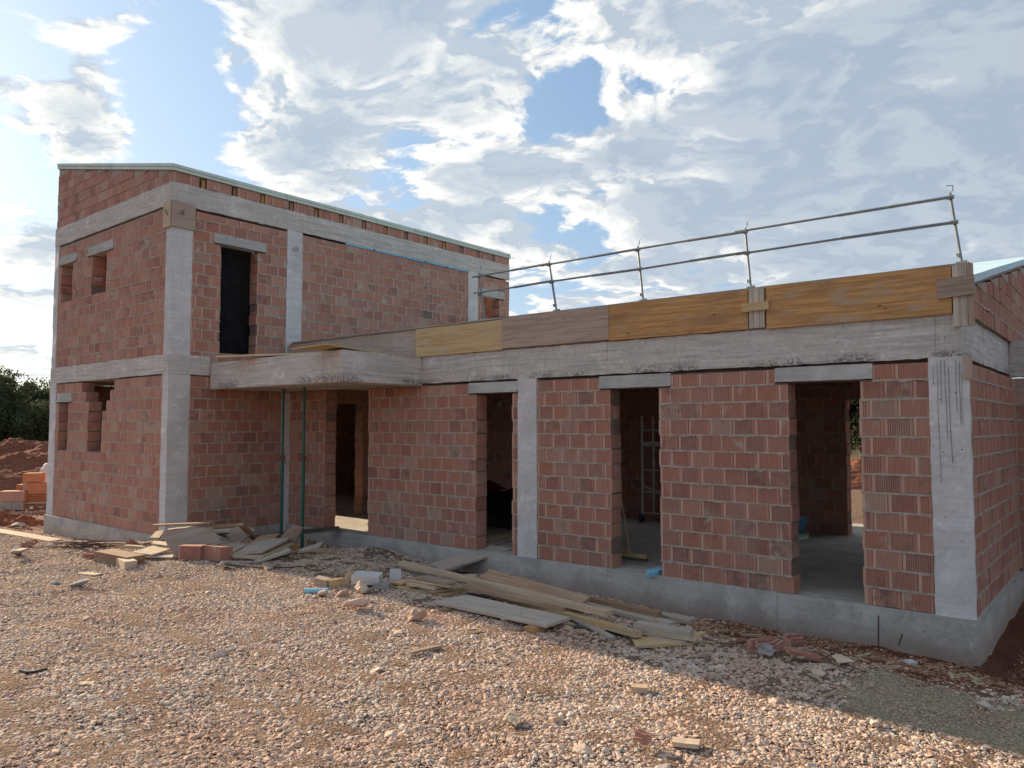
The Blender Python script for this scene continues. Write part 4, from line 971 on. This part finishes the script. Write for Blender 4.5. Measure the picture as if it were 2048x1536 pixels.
sheet('plywood_sheet', [at(446, 1066, z=.14), at(486, 1050, z=.26), at(512, 1062, z=.18), at(470, 1082, z=.07)], .03, 'wood_pink', 'faded board tipped up between the leaning board and the brown beam', 'board', gl)
sheet('plywood_sheet', [at(486, 1096, z=.03), at(522, 1070, z=.14), at(560, 1066, z=.15), at(530, 1092, z=.04)], .03, 'wood_brown', 'brown board showing behind the large grooved grey one', 'board', gl)
plank('plank', at(430, 1110, z=-.02), at(500, 1102, z=.0), .14, .03, 'wood_tan', 'pale slat edge between the clay blocks and the grooved board', 'slat', gl)
plank('plank', at(336, 1058, z=.28), at(400, 1051, z=.32), .14, .03, 'wood_grey', 'grey plank end just under the long thin brown plank', 'plank', gl)
plank('timber_beam', at(500, 1088, z=-.02), at(600, 1090, z=-.06), .10, .07, 'wood_orange', 'orange-edged beam low under the right end of the left heap', 'beam', gl)
# sunlit pieces on the left of it
sheet('plywood_sheet', [at(300, 1075, z=.12), at(312, 1062, z=.16), at(329, 1061, z=.16), at(318, 1075, z=.12)], .03, 'wood_tan', 'small sunlit board highest at the left side of the heap', 'board', gl)
sheet('plywood_sheet', [at(302, 1087, z=.05), at(310, 1081, z=.08), at(333, 1083, z=.08), at(334, 1091, z=.05)], .03, 'wood_tan', 'narrow sunlit board in the middle of the left side', 'board', gl)
sheet('plywood_sheet', [at(265, 1104, z=-.01), at(305, 1091, z=.04), at(340, 1098, z=.02), at(303, 1109, z=-.02)], .025, 'wood_tan', 'sunlit board with a dark stain in front of the stack edges', 'board', gl)
sheet('plywood_sheet', [at(272, 1112, z=-.05), at(300, 1103, z=-.03), at(350, 1108, z=-.04), at(345, 1114, z=-.05)], .025, 'wood_grey', 'grey board edge in the middle of the left stack', 'board', gl)
sheet('plywood_sheet', [at(280, 1118, z=-.09), at(310, 1110, z=-.08), at(360, 1113, z=-.08), at(350, 1120, z=-.09)], .025, 'wood_brown', 'brown board edge lowest in the left stack', 'board', gl)
sheet('plywood_sheet', [at(290, 1131, z=-.10), at(345, 1119, z=-.10), at(384, 1124, z=-.10), at(352, 1134, z=-.10)], .025, 'wood_tan', 'flat sunlit board lying in front of the two clay blocks', 'board', gl)
plank('timber_beam', at(208, 1100, z=.05), at(272, 1112, z=.02), .30, .17, 'wood_brown', 'thick dark-topped beam piece left of the heap', 'beam', gl)
plank('timber_offcut', at(243, 1113, z=.0), at(262, 1122, z=.0), .17, .15, 'wood_tan', 'cube-like sunlit wood offcut in front of the thick beam piece', 'wood offcut', gl)
plank('timber_offcut', at(163, 1145, z=-.10), at(198, 1148, z=-.10), .14, .03, 'wood_tan', 'small flat sunlit wood piece alone on the gravel', 'wood offcut')
plank('plank', at(285, 1085, z=.05), at(340, 1078, z=.06), .10, .05, 'wood_brown', 'brown slat pointing left under the sunlit boards', 'slat', gl)
plank('plank', at(250, 1090, z=.0), at(320, 1094, z=.0), .08, .05, 'wood_tan', 'pale slat behind the stained sunlit board', 'slat', gl)
plank('plank', at(-30, 1056, z=-.08), at(112, 1080, z=-.13), .26, .06, 'wood_tan', 'long sunlit plank at the left edge beside the house corner', 'plank')
plank('plank', at(116, 1078, z=-.20), at(152, 1084, z=-.20), .10, .03, 'wood_tan', 'short pale slat continuing the long sunlit plank', 'slat')
plank('plank', at(121, 1101, z=-.20), at(143, 1084, z=-.05), .10, .03, 'wood_brown', 'small board leaning on the rusty bars', 'board')
plank('timber_offcut', at(33, 1101, z=.02), at(50, 1096, z=.02), .12, .03, 'wood_tan', 'little pale board on the blue-grey concrete lump', 'wood offcut')
# two clay blocks
def clay_block(p, rotz, label, W_=.36, T_=.24, H_=.25, mt='brick', tilt=0.0, group=None):
    t = block_mb(W_, H_, T_, True, .034).build('clay_block', mt); t.location = p; t.rotation_euler = (tilt, 0, rotz); return tag(t, label, 'clay block', group)
a = at(356, 1125, z=-.13); clay_block(a, .55, 'left one of two ribbed clay blocks in front of the big leaning board', .36, group='ribbed clay blocks before the left heap')
a = at(405, 1124, z=-.13); clay_block(a, .18, 'right one of two ribbed clay blocks in front of the big leaning board', .36, tilt=-.12, group='ribbed clay blocks before the left heap')
# broken clay tiles
def shard(px, py, L, w, t_, rz_, label, z=None, tl=.3, mt='shard', group='broken clay pieces on the red soil'):
    p = at(px, py, z=-.25)
    for _ in range(3): p = at(px, py, z=gz(p.x, p.y)+.04)
    mb = MB(); mb.box(-L/2, L/2, -w/2, w/2, 0, t_, .012); mb.box(-L/2+.01, L/2-.01, -w/2+.01, -w/2+.03, t_, t_+.03, .006); mb.box(-L/2+.01, L/2-.02, w/2-.03, w/2-.01, t_, t_+.03, .006)
    o = mb.build('clay_shard', mt); o.location = p; o.rotation_euler = (random.uniform(-tl, tl), random.uniform(-tl, tl), rz_); return tag(o, label, 'clay shard', group)
shard(1504, 1298, .26, .10, .03, 2.0, 'upright clay shard at the left end of the broken blocks', tl=.5)
shard(1527, 1288, .28, .07, .03, .5, 'long clay shard at the back of the broken blocks')
shard(1556, 1298, .13, .08, .05, 1.2, 'small clay shard in the middle of the broken blocks')
shard(1585, 1288, .18, .11, .06, 1.1, 'hollow clay shard standing highest at the right of the broken blocks', tl=.5)
shard(1605, 1314, .30, .08, .03, .5, 'flat clay shard lying lowest on the red soil')
shard(1532, 1306, .12, .10, .04, .1, 'grey mortar piece among the broken blocks', mt='greychunk')
shard(268, 1094, .30, .12, .04, 1.1, 'reddish clay piece leaning between the thick beam and the sunlit boards', tl=.6, group='broken clay pieces by the left heap')
shard(250, 1080, .16, .12, .03, .3, 'reddish clay piece standing behind the thick beam', tl=.7, group='broken clay pieces by the left heap')
shard(182, 1112, .20, .14, .03, .9, 'crumbled clay piece in the gravel left of the thick beam', group='broken clay pieces by the left heap')
shard(60, 1090, .22, .16, .04, .7, 'reddish clay piece behind the blue-grey lump', group='broken clay pieces by the left heap')
shard(1282, 1480, .10, .08, .03, .2, 'small combed clay fragment in the gravel near the bottom', group=None)
plank('timber_offcut', at(1264, 1370, z=-.17), at(1296, 1372, z=-.17), .09, .045, 'wood_tan', 'little sunlit wood block on the gravel below the timber heap', 'wood offcut')
plank('timber_offcut', at(1345, 1478, z=-.17), at(1398, 1484, z=-.17), .09, .03, 'wood_tan', 'flat wood piece in the gravel near the bottom right', 'wood offcut')
plank('timber_offcut', at(158, 1366, z=-.12), at(187, 1364, z=-.12), .08, .03, 'wood_tan', 'pale wood chip with a dark edge in the lower left gravel', 'wood offcut')
plank('timber_offcut', at(820, 1303, z=-.15), at(880, 1290, z=-.15), .05, .02, 'wood_pink', 'thin weathered stick on the gravel below the stack', 'stick')
plank('timber_offcut', at(1813, 1322, z=-.28), at(1829, 1321, z=-.28), .09, .02, 'white', 'small white tile chip on the red soil at the right', 'tile chip')
mb = MB(); pts = [at(x, y, z=-.115) for x, y in ((40, 1341), (55, 1345), (72, 1343), (94, 1337))]; mb.path(pts, .012, 6); tag(mb.build('rubber_strip', 'black'), 'curved black rubber strip on the gravel at the left', 'rubber strip')
# cable on the ground, rebar
mb = MB(); pts = []
for x, y in ((420, 1132), (470, 1138), (520, 1141), (570, 1143), (605, 1144), (628, 1150), (642, 1154)):
    p = at(x, y, z=-.15); p.z = gz(p.x, p.y)+.03; pts.append(p)
mb.path(pts, .009, 6); tag(mb.build('cable', 'black'), 'black cable running over the gravel between the two heaps', 'cable')
mb = MB(); r_ = random.Random(3); c0 = at(178, 1098, z=-.15)
for k in range(34):
    a_ = r_.uniform(-.55, .25)+YAW; L_ = r_.uniform(.5, 1.1); c = c0+Vector((r_.uniform(-.45, .45), r_.uniform(-.28, .2), r_.uniform(-.04, .10)))
    dv = Vector((math.cos(a_), math.sin(a_), r_.uniform(-.06, .06)))*L_/2; mid = c+Vector((r_.uniform(-.03, .03), r_.uniform(-.03, .03), r_.uniform(0, .03)))
    mb.path([c-dv, mid, c+dv], .007, 5)
o = mb.build('rebar_bundle', 'rust'); tag(o, 'tangle of rusty reinforcing bars lying before the left front wall', 'rebar')
for x, y0, y1, lb in ((1757, 1292, 1231, 'thin rusty bar standing upright against the plinth'), (1797, 1290, 1268, 'short rusty bar end sticking out by the plinth')):
    a = at(x, y0, y=-.10); b = at(x+ (0 if y1 < 1240 else 8), y1, y=-.10); mb = MB(); mb.tube(a, b, .008, 6); tag(mb.build('rebar', 'rust'), lb, 'rebar')
a = at(1585, 1300, z=-.33); b = at(1629, 1270, z=-.20); mb = MB(); mb.tube(a, b, .012, 6, .007); tag(mb.build('stick', 'wood_dark'), 'dark stick leaning over the broken clay pieces', 'stick')
a = at(748, 1078, y=-.07); 
# antenna-like wire near the far wall end
mb = MB(); a = Vector((XA, YE+.3, 4.86)); mb.tube(a, a+Vector((0, 1.0, -.15)), .03, 6); mb.tube(a+Vector((0, 1.0, -.15)), a+Vector((0, 1.0, .2)), .012, 6); mb.build('scaffold_stub', 'rust', house)

# ------------------------------------------------------------------ stack of blocks on a pallet, far left
base = at(62, 1014, z=-.30); pt = thing('pallet', 'wooden pallet under the fresh hollow blocks at far left', 'pallet', base); s_ = (base-CAM).length/1524.3
rt = Vector((math.cos(YAW+.15), math.sin(YAW+.15), 0)); bk = Vector((-rt.y, rt.x, 0))
RM = Matrix((rt, bk, Vector((0, 0, 1)))).transposed().to_4x4()
for k in range(3):
    mb = MB(); mb.box(-22*s_, 34*s_, .1+k*.35, .2+k*.35, .0, .09, 0, RM); mb.build('bearer', 'wood_brown', pt)
for k in range(5):
    mb = MB(); mb.box(-24*s_, 36*s_, .04+k*.2, .16+k*.2, .09, .12, .004, RM); mb.build('slat', 'wood_tan', pt)
gb = 'hollow clay blocks on and by the pallet'
def hollow(dx0, dx1, h0, h1, yoff, mt, label, holes=False):
    w = (dx1-dx0)*s_; h = (h1-h0)*s_; mb = MB(); T_ = .35
    if holes:
        nx_, nz_ = 11, 5
        mb.box(0, w, .04, T_, 0, h)
        for i in range(nx_+1): x = w*i/nx_; mb.box(x-.006 if i else 0, x+.006 if i < nx_ else w, 0, .039, 0, h)
        for j in range(nz_+1): z = h*j/nz_; mb.box(0.001, w-.001, .001, .038, max(0, z-.007), min(h, z+.007))
    else: mb.box(0, w, 0, T_, 0, h, .004)
    o = mb.build('hollow_block', mt if not holes else 'orange_brick'); o.matrix_world = Matrix.Translation(base+rt*dx0*s_+bk*yoff+Vector((0, 0, h0*s_))) @ RM
    return tag(o, label, 'clay block', gb)
for a, b, c, e, yo, mt, lb, ho in [(-10, 11, 5, 22, .06, 'orange_brick', 'orange block with open cells showing, lower layer of the pallet', True), (11, 34, 5, 22, .06, 'orange_brick', 'orange block with open cells partly behind the house corner', True),
        (-8, 22, 22, 40, .06, 'orange_brick', 'smooth orange block lying on the open-celled ones', False), (23, 48, 22, 40, .06, 'orange_brick', 'smooth orange block reaching behind the house corner', False),
        (-17, 9, 41, 56, .1, 'orange_brick', 'single orange block topmost on the stack', False), (-48, -23, 10, 27, -.1, 'pink_brick', 'dusty pink block furthest left by the pallet', False), (-22.5, -9, 10, 27, -.1, 'pink_brick', 'dusty pink block between the leftmost one and the pallet', False),
        (-32, -15, 27.5, 36, .3, 'orange_brick', 'orange block lying behind the dusty pink ones', True), (-50, -28, -4, 9.5, -.1, 'greychunk', 'grey block under the leftmost pink one', False), (-27.5, -10, -4, 9.5, -.1, 'greychunk', 'grey block under the second pink one', False), (-16, -8.5, 28, 40, .08, 'pink_brick', 'narrow pink block beside the smooth orange one', False)]:
    hollow(a, b, c, e, yo, mt, lb, ho)
mb = MB(); mb.sm = True; c = at(96, 940, d=(base-CAM).length+1.2); me = rock_mesh(31, 3, 2.2); me.materials.append(M['white']); o = bpy.data.objects.new('building_sack', me); C.objects.link(o); o.location = (c.x, c.y, .35); o.scale = (.33, .33, .42)
tag(o, 'white building sack just showing behind the left house corner', 'sack')

# ------------------------------------------------------------------ red earth heap and trees
def mound(px, d_, r1, r2, h, rot, label, seed):
    c = at(px, 868, d=d_); mb = MB(); mb.sm = True; n1, n2 = 70, 90
    for i in range(n1+1):
        for j in range(n2):
            t_ = 2*math.pi*j/n2; q = i/n1; x = r1*q*math.cos(t_); y = r2*q*math.sin(t_)
            X = c.x+x*math.cos(rot)-y*math.sin(rot); Y = c.y+x*math.sin(rot)+y*math.cos(rot)
            e = (1-q*q)**1.3*h*(.8+.45*float(vnoise(X, Y, .35, seed)))+(float(vnoise(X, Y, 1.6, seed+1))-.5)*.38*(1-q)**.5+(float(vnoise(X, Y, 5, seed+2))-.5)*.2*(1-q*q)+(float(vnoise(X, Y, 13, seed+3))-.5)*.12*(1-q*q)
            mb.v.append((X-c.x, Y-c.y, e-.1*q))
    for i in range(n1):
        for j in range(n2): a = i*n2+j; b = i*n2+(j+1) % n2; mb.face([a, a+n2, b+n2, b])
    o = mb.build('earth_mound', 'earth'); o.location = (c.x, c.y, gz(c.x, c.y)-.05); return tag(o, label, 'earth mound')
mound(20, 37, 6.5, 5.2, 1.5, YAW, 'high heap of red earth left of the house before the trees', 40)
mound(10, 21.8, 2.6, .8, .26, YAW+.1, 'low bank of red earth beside the left house corner', 44)
mound(1700, 33, 7, 3, 1.0, YAW, 'bank of red earth seen through the right doorway', 47)

def crown_mesh(seed, n=16000, R=(2.6, 2.4, 2.6), leaf=.075):
    r = np.random.default_rng(seed); cl = []
    for k in range(60):
        v = r.normal(size=3); v /= np.linalg.norm(v); q = r.uniform(.35, 1)**.6; c = v*q*np.array(R); c[2] = abs(c[2])*.95 if r.random() < .6 else c[2]*.8
        cl.append((c, r.uniform(.4, .95)))
    V = []; F = []; rr = []
    for i in range(n):
        c, s = cl[r.integers(len(cl))]; v = r.normal(size=3); v /= np.linalg.norm(v); p = c+v*s*r.uniform(.6, 1.05); p[2] = max(p[2], -R[2]*.85)
        a = r.normal(size=3); a /= np.linalg.norm(a); b = np.cross(a, r.normal(size=3)); b /= np.linalg.norm(b); l = leaf*r.uniform(.6, 1.5); i0 = len(V)
        V += [p-a*l, p+b*l*.55, p+a*l, p-b*l*.55]; F.append((i0, i0+1, i0+2, i0+3)); rr.append(min(1, max(0, r.normal(.45, .25))))
    me = bpy.data.meshes.new('crown'); me.from_pydata([tuple(v) for v in V], [], F); me.update(); me.attributes.new('rnd', 'FLOAT', 'FACE').data.foreach_set('value', rr); me.materials.append(M['leaf']); return me
crowns = [crown_mesh(s) for s in (1, 2, 3)]
def trunk_mesh(seed):
    r = random.Random(seed); mb = MB(); mb.tube((0, 0, -.3), (.05, 0, 1.6), .16, 8, .11)
    for k in range(6):
        a = k*1.05+r.uniform(-.3, .3); e = (math.cos(a)*r.uniform(.9, 1.5), math.sin(a)*r.uniform(.9, 1.5), r.uniform(2.6, 4.0)); mb.tube((.05, 0, 1.4), e, .075, 6, .02)
    me = mb.mesh('trunk'); me.materials.append(M['bark']); return me
trunks = [trunk_mesh(s) for s in (1, 2)]
def tree(px, d_, s, label, k, grp, zx=1.0):
    c = at(px, 868, d=d_); t = thing('bushy_tree', label, 'tree', (c.x, c.y, gz(c.x, c.y)), grp)
    t.rotation_euler.z = k*1.7; t.scale = (s, s, s*zx)
    cr = bpy.data.objects.new('crown', crowns[k % 3]); C.objects.link(cr); cr.parent = t; cr.location.z = 2.6
    tr = bpy.data.objects.new('trunk', trunks[k % 2]); C.objects.link(tr); tr.parent = t
gt = 'dark trees beyond the earth heap'
for i, (px, d_, s, lb, zx) in enumerate([(-10, 50, 1.10, 'tall dark tree at the left picture edge above the earth heap', 1.05), (62, 52, .98, 'dark rounded tree between the picture edge and the house corner', 1.0), (112, 50, .94, 'sunlit yellowish tree touching the left house corner', 1.0),
        (28, 45, .74, 'low bush in front of the tall dark trees', 1.0), (88, 46, .70, 'low bush just left of the house corner', 1.0), (-70, 47, 1.1, 'dark tree mostly outside the left picture edge', 1.0), (158, 54, 1.05, 'dark tree mostly hidden behind the house corner', 1.0)]): tree(px, d_, s*.93, lb, i, gt, zx)
gt = 'trees seen through the right doorway'
for i, (px, d_, s, lb) in enumerate([(1690, 48, 1.2, 'left tree glimpsed through the right doorway'), (1725, 52, 1.3, 'right tree glimpsed through the right doorway'), (1650, 50, 1.1, 'tree behind the house hidden by the inner wall beside the right doorway')]): tree(px, d_, s, lb, i+1, gt, 1.05)

# ------------------------------------------------------------------ gravel (stuff): stones scattered over the yard
srcs = bpy.data.collections.new('stones'); 
for s in range(9):
    me = rock_mesh(100+s, 1, (.7, .38, .52)[s % 3]); me.materials.append(M['gravel']); o = bpy.data.objects.new('stone', me); srcs.objects.link(o)
clods = bpy.data.collections.new('clods')
M['clod'] = rock_material('soil_clod', [(0, (.22, .095, .06)), (.5, (.30, .16, .10)), (.8, (.36, .24, .17)), (1, (.16, .07, .05))], (.30, .17, .11))
for s in range(6):
    me = rock_mesh(200+s, 1, (.7, .4)[s % 2]); me.materials.append(M['clod']); o = bpy.data.objects.new('clod', me); o.scale = (1, 1, 1); clods.objects.link(o)
def scatter(name, seed, dens_fn, smin, smax, label, step=.25, zoff=0.0, src=None):
    xa = np.arange(-24, 5.01, step); ya = np.arange(-8.8, 2.01, step); X, Y = np.meshgrid(xa, ya); Z = ground_z(X, Y)
    keep = np.zeros(X.shape, bool)
    q = np.stack([X-CAM.x, Y-CAM.y, Z-CAM.z], -1); zc = q @ np.array(AXF); u_ = FPX*(q @ np.array(AXR))/np.maximum(zc, .1); v_ = -FPX*(q @ np.array(AXU))/np.maximum(zc, .1)
    keep = (zc > .5) & (abs(u_) < 1250) & (v_ < 960) & (zc < 24)
    inside = ((X > XA+.1) & (X < 0) & (Y > .1)) | ((X > XL) & (X < XA) & (Y > YF+.1)); keep &= ~inside
    idx = -np.ones(X.shape, int); idx[keep] = np.arange(keep.sum()); V = np.stack([X[keep], Y[keep], Z[keep]+zoff], -1); F = []
    for i in range(X.shape[0]-1):
        for j in range(X.shape[1]-1):
            f_ = (idx[i, j], idx[i, j+1], idx[i+1, j+1], idx[i+1, j])
            if min(f_) >= 0: F.append(f_)
    me = bpy.data.meshes.new(name); me.from_pydata(V.tolist(), [], F); me.update()
    me.attributes.new('dens', 'FLOAT', 'POINT').data.foreach_set('value', dens_fn(V[:, 0], V[:, 1]).astype(float))
    o = link(name, me, None, 'gravel'); o['kind'] = 'stuff'; o['label'] = label
    ng = bpy.data.node_groups.new(name, 'GeometryNodeTree'); ng.interface.new_socket('Geometry', in_out='INPUT', socket_type='NodeSocketGeometry'); ng.interface.new_socket('Geometry', in_out='OUTPUT', socket_type='NodeSocketGeometry')
    N = ng.nodes; K = ng.links; gi = N.new('NodeGroupInput'); go = N.new('NodeGroupOutput')
    dp = N.new('GeometryNodeDistributePointsOnFaces'); na = N.new('GeometryNodeInputNamedAttribute'); na.data_type = 'FLOAT'; na.inputs['Name'].default_value = 'dens'
    K.new(gi.outputs[0], dp.inputs['Mesh']); K.new(na.outputs[0], dp.inputs['Density']); dp.inputs['Seed'].default_value = seed
    ip = N.new('GeometryNodeInstanceOnPoints'); ci = N.new('GeometryNodeCollectionInfo'); ci.inputs['Collection'].default_value = src or srcs; ci.inputs['Separate Children'].default_value = True; ci.inputs['Reset Children'].default_value = True
    K.new(dp.outputs['Points'], ip.inputs['Points']); K.new(ci.outputs[0], ip.inputs['Instance']); ip.inputs['Pick Instance'].default_value = True
    rr = N.new('FunctionNodeRandomValue'); rr.data_type = 'FLOAT_VECTOR'; rr.inputs[0].default_value = (-.5, -.5, 0); rr.inputs[1].default_value = (.5, .5, 6.28); rr.inputs['Seed'].default_value = seed+1
    K.new(rr.outputs[0], ip.inputs['Rotation'])
    rs = N.new('FunctionNodeRandomValue'); rs.data_type = 'FLOAT'; rs.inputs[2].default_value = 0; rs.inputs[3].default_value = 1; rs.inputs['Seed'].default_value = seed+2
    pw = N.new('ShaderNodeMath'); pw.operation = 'POWER'; K.new(rs.outputs[1], pw.inputs[0]); pw.inputs[1].default_value = 1.7
    ma = N.new('ShaderNodeMath'); ma.operation = 'MULTIPLY_ADD'; K.new(pw.outputs[0], ma.inputs[0]); ma.inputs[1].default_value = (smax-smin)/2; ma.inputs[2].default_value = smin/2
    K.new(ma.outputs[0], ip.inputs['Scale']); K.new(ip.outputs[0], go.inputs[0])
    md = o.modifiers.new('scatter', 'NODES'); md.node_group = ng
    return o
def base_d(x, y): return (1-soil_w(x, y)*.985)*(1-sand_w(x, y))*(.85+.3*vnoise(x, y, 1.2, 20))*(1-.6*sstep(-18, -21, x))
dist = lambda x, y: np.hypot(x-CAM.x, y-CAM.y)
scatter('gravel', 1, lambda x, y: 900*base_d(x, y)*(1-.25*sstep(12, 22, dist(x, y))), .020, .072, 'pale pinkish limestone gravel covering the yard')
scatter('small_gravel', 5, lambda x, y: 3600*base_d(x, y)*(1-.9*sstep(9, 15, dist(x, y))), .010, .03, 'small gravel and chips between the larger stones')
scatter('cobbles', 9, lambda x, y: (1.2+8*np.exp(-((y+1.55-.12*(x+2))/.35)**2)*sstep(-5, -3, x))*base_d(x, y), .09, .17, 'larger loose stones lying on the gravel')
scatter('sand_grains', 17, lambda x, y: 2600*sand_w(x, y), .006, .02, 'fine grains on the sand patch')
scatter('red_clods', 21, lambda x, y: 26*(sstep(-16.8, -18, x)*(sstep(-3.2, -2.4, y))), .06, .24, 'clods of red earth and stone left of the house', src=clods)
scatter('soil_crumbs', 13, lambda x, y: 1500*soil_w(x, y)+0*np.exp(-(((x+8.6)/.75)**2+((y+.45)/.38)**2))*3, .01, .05, 'crumbs and chips on the red soil', src=clods)

# splinters and scraps round the two heaps
mb = MB(); r_ = random.Random(5)
for (px, py, sx, sy, n_) in ((470, 1105, 1.6, .55, 120), (300, 1110, 1.0, .5, 70), (860, 1170, 1.3, .6, 80), (1250, 1240, 1.4, .5, 80), (1500, 1280, 1.0, .35, 60), (690, 1155, .6, .4, 50), (1750, 1320, .8, .3, 40)):
    c = at(px, py, z=-.2)
    for k in range(n_):
        u_ = r_.gauss(0, sx); v_ = r_.gauss(0, sy); x = c.x+u_*math.cos(.25)-v_*math.sin(.25); y = min(c.y+u_*math.sin(.25)*.3+v_, -.12 if c.x+u_ > XA else -2.6)
        L_ = r_.uniform(.03, .2)*r_.choice((.5, 1, 1)); w_ = r_.uniform(.004, .03); z = gz(x, y)+r_.uniform(.02, .05)
        mt = Matrix.Translation((x, y, z)) @ Matrix.Rotation(r_.uniform(0, 6.3), 4, 'Z') @ Matrix.Rotation(r_.uniform(-.25, .25), 4, 'Y')
        mb.box(-L_/2, L_/2, -w_/2, w_/2, -.004, .006, .001, mt)
o = mb.build('wood_debris', 'wood_tan'); o['kind'] = 'stuff'; o['label'] = 'splinters and wood scraps scattered round the timber heaps'
